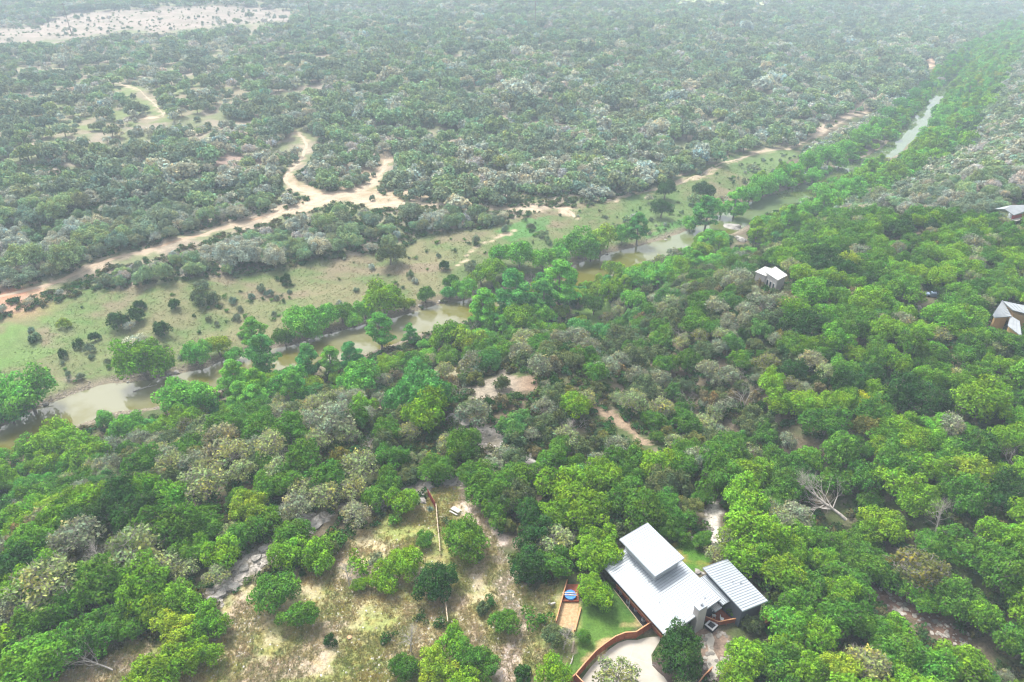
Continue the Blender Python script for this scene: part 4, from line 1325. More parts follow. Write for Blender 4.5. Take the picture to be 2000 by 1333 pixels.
for t in (0.22, 0.5, 0.78):
    p0 = a.lerp(c, t - 0.09); p1 = a.lerp(c, t + 0.09); s_ = (c - a).cross(Vector((0, 0, 1))).normalized()
    ctr = Vector((cx_, cy_, 0)); p0 = ctr + (p0 - ctr) * 0.86; p1 = ctr + (p1 - ctr) * 0.86
    w_ = MB().bar((p0.x, p0.y, gz + 3.0), (p1.x, p1.y, gz + 3.0), 0.12, 2.6).build('window', M['trim'], cab)
    MB().bar((p0.lerp(p1, 0.1).x + s_.x * 0.05, p0.lerp(p1, 0.1).y + s_.y * 0.05, gz + 3.0), (p0.lerp(p1, 0.9).x + s_.x * 0.05, p0.lerp(p1, 0.9).y + s_.y * 0.05, gz + 3.0), 0.08, 2.2).build('pane', M['glass'], w_)
# farmhouse at the edge, tan walls and grey metal roofs
gz = ground_at(1965, 640)[2]
O_ = at_z(1975, 620, gz); fh = thing('farmhouse', 'tan farmhouse with angled grey metal roofs at the edge of the woods', 'house', (O_[0], O_[1], 0))
q1 = rel([at_z(u, v, gz + 5.0) for u, v in ((1939, 616), (1958, 587), (1976, 618), (1943, 621))], O_)
q2 = rel([at_z(u, v, gz + 4.6) for u, v in ((1968, 636), (1974, 617), (1991, 627), (1995, 657))], O_)
q3 = rel([at_z(u, v, gz + 5.6) for u, v in ((1958, 588), (1978, 606), (2040, 622), (2016, 600))], O_)
for q_ in (q1, q2, q3):
    shed_roof(fh, 'roof', q_, 0.2, 'roof_old')
    cx_ = sum(p[0] for p in q_) / 4; cy_ = sum(p[1] for p in q_) / 4
    MB().prism([(cx_ + (p[0] - cx_) * 0.72, cy_ + (p[1] - cy_) * 0.72) for p in q_], gz - 2, gz + 4.4).build('wall', M['tan_wall'], fh)
a, c = Vector(q2[0]), Vector(q2[3])
MB().bar((a.x * 0.9, a.y * 0.9, gz + 1.6), (c.x, c.y, gz + 1.6), 0.6, 0.3).build('porch_rail', M['cedar_cap'], fh)
yard = MB().prism([at_z(u, v, gz)[:2] for u, v in ((1985, 605), (2060, 625), (2060, 650), (1985, 640))], gz - 1, gz + 0.3).build('farmyard', M['timber']); yard['kind'] = 'structure'
# barn with red trim
gz = ground_at(1980, 430)[2]
O_ = at_z(1985, 418, gz); bn = thing('barn', 'pale metal roofed barn with dark red trim near the woods horizon', 'barn', (O_[0], O_[1], 0))
rr = rel([at_z(1942, 408.5, gz + 6), at_z(1962, 408.5, gz + 6.6), at_z(1980, 420.5, gz + 5), at_z(2050, 405, gz + 5), at_z(2040, 400, gz + 6.6), at_z(1975, 401, gz + 7)], O_)
mb = MB(); n_ = len(rr); mb.v = [(p[0], p[1], p[2] - 0.2) for p in rr] + rr
mb.f = [[0, 5, 1], [1, 5, 4, 3, 2], [6, 7, 11], [7, 8, 9, 10, 11]] + [[k, (k + 1) % 6, 6 + (k + 1) % 6, 6 + k] for k in range(6)]
mb.build('roof', M['roof_old'], bn)
a, c = Vector(rr[2]), Vector(rr[3]); inn = Vector(rr[5]) - a; inn.z = 0; inn.normalize()
MB().bar((a.x + inn.x * 0.6, a.y + inn.y * 0.6, gz + 3.9), (c.x + inn.x * 0.6, c.y + inn.y * 0.6, gz + 3.9), 0.3, 1.6).build('upper_wall', M['red_trim'], bn)
MB().prism([(a.x + inn.x * 0.8, a.y + inn.y * 0.8), (c.x + inn.x * 0.8, c.y + inn.y * 0.8), (rr[4][0] * 0.9, rr[4][1] * 0.9), (rr[5][0] * 0.9, rr[5][1] * 0.9)], gz - 1, gz + 4.2).build('wall', M['wall_light'], bn)
MB().bar((a.x, a.y, gz + 3.0), (c.x, c.y, gz + 3.0), 3.0, 0.15).build('lean_to_roof', M['roof_white'], bn)


# parked vehicle and debris by the farmhouse woods
def car(label, u, v, rz, paint):
    x, y_, z_, _ = ground_at(u, v)
    t = thing('parked_car', label, 'car', (x, y_, z_ + 0.02), rz)
    prof = [(-2.2, 0.35), (-2.2, 0.85), (-1.9, 0.98), (-1.3, 1.02), (-0.75, 1.5), (0.75, 1.52), (1.35, 1.05), (2.1, 0.95), (2.25, 0.7), (2.25, 0.35)]
    mb = MB(); n = len(prof)
    for s_ in (-0.88, 0.88):
        mb.v += [(p, s_ * (0.86 if z > 1.2 else 1), z) for p, z in prof]
    mb.f = [[k for k in range(n)], [n + k for k in reversed(range(n))]] + [[k, n + k, n + (k + 1) % n, (k + 1) % n] for k in range(n)]
    mb.build('body', M[paint], t)
    MB().hexa([(-1.2, -0.78, 1.08), (-1.2, 0.78, 1.08), (-0.8, 0.7, 1.44), (-0.8, -0.7, 1.44), (-1.25, -0.78, 1.10), (-1.25, 0.78, 1.10), (-0.85, 0.7, 1.46), (-0.85, -0.7, 1.46)]).build('rear_window', M['glass'], t)
    MB().hexa([(0.8, -0.7, 1.50), (0.8, 0.7, 1.50), (1.32, 0.78, 1.08), (1.32, -0.78, 1.08), (0.84, -0.7, 1.53), (0.84, 0.7, 1.53), (1.36, 0.78, 1.11), (1.36, -0.78, 1.11)]).build('windscreen', M['glass'], t)
    for px_ in (-1.4, 1.4):
        for s_ in (-1, 1):
            w = MB().tube([(px_, s_ * 0.72, 0.33), (px_, s_ * 0.92, 0.33)], 0.33, 12).build('wheel', M['black'], t)
    return t


car('grey blue car parked under the trees short of the farmhouse', 1822, 580, R(-20), 'car_blue')
G_ = 'pale rubble by the parked car'
for u, v, r, lb in ((1786, 571, 1.6, 'pale rubble heap farthest from the parked car'), (1800, 575, 1.3, 'white rubble heap midway to the parked car'), (1810, 577, 1.1, 'pale rubble heap touching the parked car'), (1790, 602, 1.4, 'grey rubble heap in the clearing below the parked car')):
    o = boulder(u, v, r, lb, G_); o.name = 'rubble_heap'; o['category'] = 'rubble'

# ------------------------------------------------------------------ power line
PB = [(141, 70), (611, 73), (1045, 62), (1432, 68)]
PT = [(119, 6), (604, 2), (1044, 2), (1439, 26)]
tops = []
words = ('beside the tan field', 'second from the tan field', 'third from the tan field', 'over the valley side')
for (bu, bv), (tu, tv), w in zip(PB, PT, words):
    x, y_, z_, tt = ground_at(bu, bv)
    # height that brings the top to the picture row
    lo, hi = 5, 60
    for _ in range(30):
        m_ = (lo + hi) / 2; pv = proj(x, y_, z_ + m_)[1]
        lo, hi = (m_, hi) if pv > tv else (lo, m_)
    H_ = lo
    t = thing('power_pole', 'tall wooden power pole with crossarm ' + w, 'power pole', (x, y_, z_), 0, 'power poles of the valley line')
    MB().tube([(0, 0, -1), (0, 0, H_)], [0.55, 0.38], 8).build('pole', M['pole'], t)
    MB().bar((-0.8, -3.6, H_ - 1.6), (0.8, 3.6, H_ - 1.6), 0.4, 0.5).build('crossarm', M['pole'], t)
    for s_ in (-1, 0, 1):
        MB().cyl(s_ * 0.72, s_ * 3.2, H_ - 1.3, H_ - 0.5, 0.2, 8).build('insulator', M['white'], t)
    tops.append((x, y_, z_ + H_))
for k in range(3):
    for s_ in (-1, 0, 1):
        A_ = Vector(tops[k]) + Vector((s_ * 0.72, s_ * 3.2, -0.6)); B_ = Vector(tops[k + 1]) + Vector((s_ * 0.72, s_ * 3.2, -0.6))
        pts = [A_.lerp(B_, t) - Vector((0, 0, 4 * 3.5 * t * (1 - t))) for t in np.linspace(0, 1, 13)]
        tag(MB().tube([p - A_ for p in pts], 0.035, 3).build('power_cable', M['pole'], loc=A_), ('near', 'middle', 'far')[s_ + 1] + ' strand of the thin cable hung between power pole pair ' + ('over the hillside', 'over the wooded middle', 'over the valley woods')[k], 'cable', 'cables of the valley line')
print('far things', time.time() - T0)

# ------------------------------------------------------------------ trees
TONE = {
    'bright': ((0.150, 0.305, 0.020), 'bright green'), 'mid': ((0.082, 0.20, 0.022), 'mid green'), 'dark': ((0.036, 0.098, 0.018), 'dark green'),
    'lime': ((0.23, 0.35, 0.028), 'lime green'), 'yellow': ((0.56, 0.56, 0.015), 'yellow'), 'olive': ((0.165, 0.185, 0.045), 'olive green'),
    'pale': ((0.26, 0.32, 0.11), 'pale green'), 'grey': ((0.23, 0.275, 0.15), 'grey green'), 'brown': ((0.20, 0.17, 0.08), 'brownish olive'),
    'fresh': ((0.115, 0.285, 0.026), 'fresh green'), 'sea': ((0.095, 0.235, 0.050), 'bluish green'), 'dull': ((0.105, 0.15, 0.055), 'dull green'),
    'hillgrey': ((0.37, 0.40, 0.30), 'grey green'), 'hilldark': ((0.18, 0.24, 0.14), 'dull dark green'), 'river': ((0.135, 0.37, 0.045), 'fresh green'), 'riverd': ((0.085, 0.27, 0.055), 'bluish green'), 'hillgreen': ((0.21, 0.315, 0.14), 'soft green'), 'hilllilac': ((0.46, 0.43, 0.385), 'grey lilac'),  # hill tones: greyer leaves, lightened further to put distance haze into the colour
}
NOUN = {'oak': ('oak_tree', 'oak', 'oak tree'), 'juniper': ('juniper_tree', 'juniper', 'juniper tree'), 'cypress': ('cypress_tree', 'cypress', 'cypress tree'),
        'pale': ('lichen_oak', 'lichened oak', 'oak tree'), 'bare': ('bare_tree', 'leafless tree', 'bare tree'), 'shrub': ('shrub', 'shrub', 'shrub')}
HARD = [  # picture areas that must stay open: water, tracks, buildings, bare ground
    [(0, 840), (70, 800), (150, 762), (240, 748), (300, 745), (430, 722), (438, 765), (300, 805), (180, 828), (70, 865), (0, 892)],
    [(545, 690), (580, 682), (720, 645), (780, 628), (918, 588), (920, 608), (840, 648), (720, 692), (640, 718), (570, 712)],
    [(1130, 528), (1200, 495), (1350, 457), (1342, 475), (1230, 512), (1140, 543)], [(1460, 412), (1560, 372), (1600, 366), (1590, 383), (1500, 413)],
    [(1724, 302), (1756, 256), (1812, 212), (1824, 224), (1790, 268), (1750, 308)], [(1600, 345), (1660, 322), (1690, 312), (1670, 330), (1610, 350)],
    [(1185, 1095), (1215, 1050), (1257, 1022), (1340, 1085), (1400, 1090), (1420, 1088), (1500, 1170), (1500, 1200), (1450, 1215), (1440, 1225), (1400, 1235), (1380, 1240), (1340, 1240), (1300, 1250), (1180, 1150)],
    [(1130, 1190), (1180, 1160), (1262, 1222), (1300, 1240), (1300, 1400), (1120, 1400), (1110, 1340), (1115, 1270)], [(1085, 1135), (1135, 1135), (1135, 1200), (1120, 1250), (1080, 1220)],
    KNOLL, KNOLL2, [(1472, 530), (1494, 519), (1514, 519), (1542, 538), (1530, 548), (1505, 551), (1480, 540)], [(1940, 598), (1960, 585), (2010, 600), (2010, 632), (1992, 642), (1972, 626), (1940, 612)],
    [(1943, 406), (1975, 399), (2010, 399), (2010, 430), (1985, 435), (1962, 412)], [(1780, 565), (1835, 568), (1835, 592), (1800, 600), (1780, 582)],
    LAWN2, FOOT and [(830, 960), (860, 960), (865, 1090), (850, 1090)], [(860, 1148), (885, 1148), (885, 1225), (868, 1225)], [(875, 985), (910, 985), (910, 1012), (875, 1012)],
    [(1372, 980), (1402, 980), (1422, 1058), (1388, 1058)], [(1305, 1015), (1325, 1015), (1372, 1062), (1350, 1068)], [(1570, 960), (1600, 950), (1660, 1000), (1655, 1030), (1620, 1030)],
    BARE_FAR2, RAVINE_FLOOR, [(1345, 1225), (1400, 1225), (1425, 1270), (1430, 1320), (1390, 1335), (1370, 1300)], [(1418, 428), (1458, 432), (1462, 480), (1430, 480)],
    [(590, 1000), (640, 995), (640, 1035), (590, 1035)], [(470, 1090), (530, 1062), (540, 1080), (490, 1120)],
]
SOFT = [SHELF, BARE_FAR, MEADOW, LAWN, FLOOD, FIELD_UL, MEAD_UL, SLOPE_BARE, LOOP_BARE, FIELD_TOP, GREEN_STRIP]
ROCKY = [ROCKS_A, ROCKS_B, ROCKS_C]
mu = np.arange(-400, 2400, 4.0); mv = np.arange(-60, 1500, 4.0)
MU, MV = np.meshgrid(mu, mv)


def raster(polys):
    m = np.zeros(MU.shape, bool)
    for P_ in polys:
        m |= inpoly(MU, MV, P_)
    return m


hard = raster(HARD)
for nm, (L, w) in ROADS.items():
    hard |= pdist(MU, MV, L) < {'loop': 8, 'lower': 10, 'spur': 6, 'east': 4, 'trail': 3.5, 'upper': 5, 'riverpath': 4}[nm]
hard |= pdist(MU, MV, FOOT) < 14
soft = raster(SOFT); rocky = raster(ROCKY)


def look(m, u, v):
    i = np.clip(((v + 60) / 4).astype(int), 0, m.shape[0] - 1); j = np.clip(((u + 400) / 4).astype(int), 0, m.shape[1] - 1)
    out = m[i, j]
    return out & (u > -398) & (u < 2390) & (v > -58) & (v < 1490)


TREES = []      # kind, x, y, z, scale, zscale, rotation, tone, label or None
OC_X0, OC_Y0 = -1900, -60
occ = np.zeros((1800, 3800), bool)     # 1 m cells: [y, x]


def stamp(x, y_, r):
    i0 = int(y_ - OC_Y0); j0 = int(x - OC_X0); k = int(math.ceil(r))
    if i0 - k < 0 or j0 - k < 0 or i0 + k >= occ.shape[0] or j0 + k >= occ.shape[1]:
        return
    yy, xx = np.ogrid[-k:k + 1, -k:k + 1]
    occ[i0 - k:i0 + k + 1, j0 - k:j0 + k + 1] |= (xx * xx + yy * yy) <= r * r


def hand(kind, u, v, rpx, tone, label=None, tall=1.0):
    """A tree whose crown is seen round (u, v) with radius rpx in the photograph."""
    if v < 870:
        tone = {'fresh': 'river', 'sea': 'riverd'}.get(tone, tone)
    R0, H0 = DIM[kind]
    hc = 3.0
    for _ in range(3):
        x, y_, z_, t = ground_at(u, v, hc)
        sc = rpx * t / F / R0 * (1.10 if v > 830 else 1.02 if kind == 'cypress' else 0.98 if kind == 'juniper' else 1.18)
        hc = H0 * sc * tall * 0.60
    TREES.append((kind, x, y_, z_, sc, sc * tall * (1.0 if v > 830 or kind != 'oak' else 1.12), rng.uniform(0, 6.28), tone, label, True))
    stamp(x, y_, R0 * sc * 0.8)


HT = [
    # grove and single trees round the house and meadow
    ('oak', 905, 1045, 46, 'mid', 'round mid green oak right below the picnic table'), ('oak', 563, 1072, 42, 'bright', 'bright lobed oak at the top edge of the stony meadow, twin on its uphill side'),
    ('oak', 618, 1080, 42, 'bright', 'bright lobed oak at the top edge of the stony meadow, twin on its meadow side'), ('oak', 533, 1148, 46, 'mid', 'dense green oak on the meadow edge over the dark bluff crevice'),
    ('oak', 580, 1196, 38, 'mid', 'tousled green oak standing alone just below the dense bluff edge oak'), ('oak', 752, 1122, 34, 'bright', 'light green oak half of the meadow pair touching the dark oak'),
    ('oak', 790, 1095, 38, 'bright', 'light green uphill crown of the meadow clump beside the dark oak'), ('oak', 852, 1128, 42, 'dark', 'dark oak standing over the plank fence in the meadow'),
    ('oak', 985, 1205, 34, 'mid', 'egg-shaped green oak beside the foot trail in the lower meadow'), ('oak', 785, 970, 34, 'bright', 'vivid green oak at the wood edge above the white gravelly patch'),
    ('oak', 962, 945, 46, 'mid', 'green oak at the uphill corner of the grove by the picnic table'), ('oak', 1012, 925, 44, 'mid', 'green oak on the rock field side of the grove'),
    ('oak', 968, 990, 36, 'mid', 'low green oak at the grove edge just over the foot trail'), ('oak', 1040, 1015, 46, 'dark', 'dark oak in the heart of the grove above the foot trail'),
    ('oak', 1098, 935, 50, 'bright', 'broad bright oak at the crest of the grove'), ('oak', 1135, 985, 54, 'bright', 'largest bright billowing oak of the grove beside the house'),
    ('oak', 1092, 1000, 40, 'bright', 'bright oak between the dark heart and the billowing oak of the grove'), ('oak', 1180, 925, 42, 'bright', 'bright oak behind the upper roof, uphill'),
    ('oak', 1222, 962, 42, 'mid', 'dark-sided oak standing close behind the upper roof'), ('oak', 1035, 1090, 46, 'dark', 'deep green oak beside the foot trail with a pale trunk'),
    ('oak', 1085, 1090, 38, 'mid', 'green oak between the trail oak and the oak over the eave'), ('oak', 1165, 1075, 46, 'bright', 'bright oak hanging over the uphill corner of the main roof'),
    ('oak', 1170, 1045, 38, 'bright', 'bright oak just below the billowing oak and next to the house corner'), ('oak', 1162, 1148, 37, 'bright', 'bright oak drooping over the lawn and the blue tub deck'),
    ('oak', 850, 1255, 0, 'x', None),
    ('oak', 885, 1245, 40, 'bright', 'bright oak at the end of the lower plank fence'), ('oak', 915, 1280, 42, 'mid', 'green oak between the lower plank fence end and the foot trail'),
    ('oak', 850, 1300, 46, 'lime', 'yellowish round oak in the bottom clump of the meadow'), ('oak', 790, 1300, 30, 'mid', 'small green oak on the stony side of the bottom clump'),
    ('oak', 905, 1325, 40, 'bright', 'bright oak cut by the bottom edge of the view in the meadow clump'), ('oak', 948, 1290, 30, 'mid', 'green oak on the trail side of the bottom clump'),
    ('oak', 1088, 1235, 30, 'dull', 'small grey green oak over the end of the straw run'), ('oak', 1138, 1240, 18, 'mid', 'small oak at the lawn edge beside the timber border'),
    ('oak', 1082, 1308, 40, 'bright', 'round light oak between the foot trail and the cedar fence corner'), ('juniper', 1022, 1312, 20, 'dark', 'small cone-shaped dark juniper by the trail at the bottom'),
    ('oak', 1328, 1268, 53, 'dark', 'big dark round oak standing over the pale driveway'), ('pale', 1205, 1315, 40, 'pale', 'airy pale tree growing over the driveway with concrete showing through'),
    ('shrub', 958, 1175, 11, 'dark', 'small round dark shrub beside the egg-shaped oak'), ('shrub', 1050, 1207, 17, 'mid', 'low green bush between the foot trail and the straw run'),
    ('oak', 828, 1048, 22, 'mid', 'small oak on the uphill side of the plank fence'), ('shrub', 655, 1052, 17, 'mid', 'rounded bush at the top corner of the stony meadow'),
    ('oak', 702, 1138, 17, 'bright', 'small lollipop green tree beside the white leafless tree'), ('shrub', 700, 1100, 20, 'bright', 'bright bush above the white leafless tree'), ('shrub', 730, 1088, 13, 'grey', 'grey bush beside the bright bush over the meadow'),
    ('juniper', 645, 1248, 13, 'dark', 'tiny dark juniper beside the tree stump'), ('shrub', 757, 1245, 11, 'dark', 'small dark bush among the stones near the white bushy dead tree'), ('shrub', 872, 1018, 9, 'dull', 'small dull bush right of the plank fence post'),
    ('shrub', 768, 1015, 12, 'mid', 'low green bush in the upper meadow beside the white patch'), ('shrub', 820, 1205, 9, 'dark', 'little dark bush in the meadow near the lower plank fence'),
    ('shrub', 862, 1218, 11, 'dark', 'little dark bush touching the foot of the lower plank fence'), ('shrub', 935, 1087, 7, 'dark', 'tiny dark bush under the round oak below the picnic table'),
    ('oak', 1325, 1035, 26, 'mid', 'upright green oak against the back of the upper roof'), ('oak', 1300, 1025, 25, 'mid', 'green oak beside the upright one behind the upper roof'),
    ('pale', 1402, 1080, 24, 'pale', 'light airy oak over the white gravel path'), ('pale', 1432, 1052, 34, 'lime', 'yellow green airy oak beyond the gravel path'), ('oak', 1372, 1050, 20, 'mid', 'small green tree between the back yard and the gravel path'),
    ('oak', 1345, 985, 28, 'olive', 'olive oak uphill of the brush pile'), ('oak', 1372, 965, 24, 'mid', 'green oak near the top of the gravel path'),
    ('oak', 1428, 1178, 20, 'mid', 'small oak leaning over the entry deck'), ('oak', 1475, 1215, 24, 'dull', 'twiggy oak in front of the side wing wall'),
    ('oak', 1530, 1105, 50, 'bright', 'bright oak crowding the far side of the wing roof'), ('oak', 1500, 1085, 36, 'bright', 'bright oak behind the high corner of the wing roof'),
    ('oak', 1580, 1130, 48, 'mid', 'green oak downhill of the wing roof crowd'), ('oak', 1560, 1180, 44, 'mid', 'green oak next to the low corner of the wing roof'),
    ('oak', 1532, 1210, 48, 'fresh', 'light green oak below the low corner of the wing roof'), ('oak', 1590, 1225, 46, 'bright', 'bright oak two crowns from the wing roof corner, downhill'),
    ('oak', 1462, 1272, 46, 'bright', 'vivid oak across the stone steps from the dark driveway oak'), ('oak', 1520, 1285, 50, 'mid', 'green oak below the vivid oak by the stone steps'),
    ('oak', 1580, 1300, 50, 'bright', 'bright oak low in the view, third crown from the stone steps'), ('oak', 1440, 1320, 36, 'bright', 'bright oak at the bottom of the view by the stone steps'),
    ('oak', 1640, 1300, 42, 'lime', 'yellow green oak beside the pale cream oak'), ('pale', 1695, 1295, 46, 'pale', 'creamy pale oak low in the woods beyond the wing'), ('oak', 1700, 1210, 42, 'mid', 'green oak on the brink of the shaded stony gully'),
    ('oak', 1655, 1190, 40, 'bright', 'bright oak between the wing and the shaded stony gully'), ('oak', 1745, 1225, 40, 'bright', 'bright oak right over the shaded stony gully'), ('oak', 1660, 1090, 50, 'mid', 'big green oak below the fallen bleached tree'),
    ('oak', 1720, 1100, 44, 'mid', 'green oak beside the big one below the fallen bleached tree'), ('pale', 1800, 1110, 56, 'olive', 'broad olive and grey twiggy oak above the shaded stony gully'),
    ('oak', 1800, 1155, 40, 'fresh', 'fresh green oak under the broad twiggy one'), ('oak', 1730, 1020, 44, 'bright', 'bright oak beside the fallen bleached tree'), ('oak', 1760, 935, 52, 'bright', 'tall bright oak high above the fallen bleached tree'),
    ('oak', 1810, 905, 46, 'bright', 'bright oak towards the yellow treetop from the fallen tree'), ('juniper', 1690, 783, 0, 'x', None), ('oak', 1700, 783, 26, 'yellow', 'vivid yellow treetop amid the green woods'), ('oak', 1668, 790, 17, 'yellow', 'smaller yellow crown beside the vivid yellow treetop'),
    ('oak', 1575, 885, 34, 'fresh', 'upright fresh green oak uphill of the fallen bleached tree'), ('oak', 1640, 925, 46, 'mid', 'green oak over the fallen bleached tree'), ('oak', 1290, 900, 42, 'bright', 'bright oak beside the end of the bare dirt strip'),
    ('oak', 1345, 870, 34, 'mid', 'green oak beyond the end of the bare dirt strip'), ('oak', 1120, 785, 32, 'bright', 'bright flat oak just below the pinkish bare knoll'), ('juniper', 980, 742, 18, 'dull', 'single juniper standing on the pinkish bare knoll'),
    ('juniper', 928, 735, 18, 'olive', 'thin juniper at the wooded side of the bare knoll'),
    # lower left woods
    ('oak', 285, 1175, 48, 'bright', 'very bright oak mound above the orange grass patch'), ('oak', 350, 1165, 44, 'bright', 'very bright oak mound top against the bluff'), ('oak', 400, 1210, 44, 'bright', 'very bright oak mound jutting into the stony meadow'),
    ('oak', 340, 1220, 44, 'lime', 'lime oak in the middle of the very bright mound'), ('oak', 250, 1215, 34, 'mid', 'green oak at the orange grass patch'), ('oak', 325, 1290, 52, 'bright', 'bright oak low in the view next to the stony meadow'),
    ('oak', 385, 1270, 38, 'bright', 'bright oak reaching over the pale stones of the meadow'), ('oak', 265, 1320, 42, 'bright', 'bright oak at the bottom between orange grass and meadow'), ('oak', 165, 1235, 52, 'mid', 'dense green oak above the fallen dead juniper'),
    ('pale', 85, 1135, 62, 'pale', 'wide pale green oak low on the wooded slope'), ('pale', 255, 1075, 58, 'pale', 'wide pale oak beside the grey spreading dead tree'), ('pale', 300, 1105, 44, 'pale', 'pale oak downhill of the wide pale one'),
    ('oak', 70, 1200, 44, 'mid', 'green oak under the wide pale oak'), ('oak', 40, 1265, 44, 'mid', 'green oak near the bottom corner'), ('pale', 145, 1045, 50, 'grey', 'grey dome-shaped twiggy oak on the wooded slope'), ('oak', 30, 1310, 40, 'bright', 'bright oak in the bottom corner'),
    ('oak', 430, 1070, 40, 'bright', 'bright oak above the bluff crevice'), ('oak', 470, 1040, 40, 'mid', 'green oak just uphill of the bluff crevice'), ('oak', 555, 930, 40, 'mid', 'rounded green oak on the slope above the bluff gap boulder'), ('oak', 640, 920, 44, 'mid', 'green oak on the slope above the bluff gap boulders'),
    ('pale', 700, 905, 40, 'pale', 'green and grey oak with bare crown limbs on the upper slope'), ('oak', 485, 985, 40, 'lime', 'yellow green oak over the bluff gap'), ('pale', 395, 940, 48, 'pale', 'cream green spreading oak on the slope'),
    ('oak', 575, 1035, 26, 'bright', 'bright small oak just under the bluff gap boulders'), ('pale', 430, 860, 42, 'grey', 'grey crowned oak on the slope below the river'), ('pale', 650, 815, 44, 'grey', 'big grey crowned twiggy oak below the river bank'),
    ('oak', 820, 740, 40, 'sea', 'bluish oak above the bare shelf'), ('oak', 845, 765, 44, 'sea', 'broad bluish oak on the bare shelf'), ('oak', 780, 770, 36, 'sea', 'bluish oak on the uphill side of the bare shelf'), ('oak', 705, 735, 40, 'fresh', 'dense fresh green oak under the river bank'),
    # trees along the river
    ('oak', 275, 695, 50, 'bright', 'big round bright tree on the far bank above the gravel shallows'), ('oak', 383, 682, 32, 'fresh', 'round tree on the far bank with a yellowish neighbour'), ('oak', 425, 668, 27, 'lime', 'yellowish tree on the far bank in the meadow'),
    ('oak', 50, 765, 52, 'fresh', 'dense tree mass on the far bank at the edge of the view'), ('oak', 5, 770, 44, 'fresh', 'dense bank tree cut by the edge of the view'), ('oak', 15, 800, 34, 'sea', 'lower dense bank tree at the edge of the view'), ('oak', 360, 770, 48, 'fresh', 'wide low tree standing in the near edge of the river'),
    ('cypress', 492, 645, 28, 'fresh', 'cypress on the far bank behind the tall thin one'), ('cypress', 512, 688, 38, 'sea', 'tall airy cypress at the water with its trunk in view'), ('cypress', 455, 735, 36, 'fresh', 'dark wide cypress on the near bank before the airy one'),
    ('oak', 590, 622, 36, 'fresh', 'bright bank tree above the mossy cut bank'), ('oak', 635, 615, 28, 'fresh', 'bank tree next to the one over the mossy cut bank'), ('oak', 665, 605, 24, 'mid', 'darker bank tree where the channel narrows'),
    ('oak', 748, 578, 38, 'bright', 'tall bright tree on the far bank between two pools'), ('oak', 712, 600, 24, 'fresh', 'low tree at the foot of the tall bright bank tree'), ('cypress', 742, 640, 32, 'fresh', 'cypress standing in the river between two pools'),
    ('cypress', 800, 650, 20, 'sea', 'slim small cypress at the near edge of the middle pool'), ('cypress', 600, 700, 32, 'sea', 'cypress clump at the near bank with pale trunks'), ('cypress', 645, 700, 26, 'fresh', 'slimmer cypress of the near bank clump'), ('cypress', 682, 690, 25, 'sea', 'sparse cypress with bare top on the near bank'),
    ('oak', 880, 650, 40, 'bright', 'big bright oak on the near bank of the middle pool'), ('oak', 915, 660, 34, 'lime', 'yellow green oak by the near bank of the middle pool'), ('cypress', 945, 595, 34, 'fresh', 'dark cypress with gaps over the middle pool'),
    ('cypress', 1005, 568, 42, 'sea', 'tallest rounded cypress by the middle pool'), ('cypress', 1095, 548, 42, 'fresh', 'tall cypress across the water from the tallest one'), ('oak', 1015, 615, 30, 'bright', 'bright tree at the foot of the tallest rounded cypress'),
    ('oak', 940, 532, 26, 'bright', 'bright tree on the meadow side of the tallest rounded cypress'), ('oak', 880, 548, 17, 'mid', 'small bank tree at the top of the middle pool'), ('oak', 830, 573, 18, 'mid', 'round bush tree on the far bank of the middle pool'),
    ('oak', 975, 490, 26, 'fresh', 'meadow side tree of the riverside belt, uphill end'), ('oak', 1015, 490, 32, 'fresh', 'wide tree in the riverside belt beside the meadow'), ('oak', 1060, 500, 28, 'fresh', 'tree in the riverside belt near the tall cypress'),
    ('oak', 1130, 470, 34, 'fresh', 'flat topped tree on the far bank under the green strip'), ('oak', 1175, 462, 32, 'lime', 'yellowish flat tree on the far bank under the green strip'), ('cypress', 1247, 440, 26, 'sea', 'dark bluish tree at the narrow river bend'),
    ('cypress', 1382, 412, 30, 'sea', 'dark bluish cypress by the green meadow corner'), ('cypress', 1438, 392, 26, 'fresh', 'cypress beside the dark bluish one at the green meadow corner'), ('oak', 1300, 368, 20, 'dark', 'round dark tree alone in the far grass strip'),
    ('oak', 1292, 402, 22, 'dark', 'round dark tree closer to the river in the far grass strip'), ('oak', 1375, 368, 20, 'dark', 'dark tree in the grass strip behind the cypress pair'), ('oak', 110, 850, 48, 'bright', 'bright tree on the near bank at the river mouth'),
    ('oak', 60, 870, 36, 'fresh', 'tree at the near bank against the edge of the view'), ('oak', 160, 880, 46, 'bright', 'broad bright tree inland of the near bank'), ('oak', 202, 815, 22, 'fresh', 'small round tree at the near water edge of the big pool'), ('oak', 245, 830, 28, 'fresh', 'pale topped tree beside the small round one at the water edge'),
    ('oak', 487, 768, 20, 'lime', 'lime bush tree below the tall airy cypress'), ('oak', 385, 805, 18, 'lime', 'lime tree next to the tree standing in the river'), ('oak', 560, 745, 34, 'fresh', 'fresh green oak just inland of the tall airy cypress'),
    ('oak', 760, 490, 26, 'dull', 'dull round oak on the edge of the river meadow'), ('oak', 350, 620, 0, 'x', None), ('juniper', 316, 636, 20, 'dark', 'round dark juniper in the river meadow above the big round tree'),
    ('juniper', 122, 628, 13, 'lime', 'single lime shrub tree in the red soil corner'), ('juniper', 120, 688, 12, 'dark', 'dark juniper in the meadow corner'), ('juniper', 152, 668, 13, 'dark', 'dark juniper beside the one in the meadow corner'), ('juniper', 62, 662, 8, 'dark', 'tiny dark juniper in the red soil corner'),
    ('juniper', 868, 515, 12, 'dark', 'lone dark juniper on the river meadow slope'), ('juniper', 225, 620, 22, 'dark', 'dark juniper cluster end in the river meadow'), ('juniper', 262, 610, 18, 'dark', 'dark juniper in the middle of the river meadow cluster'),
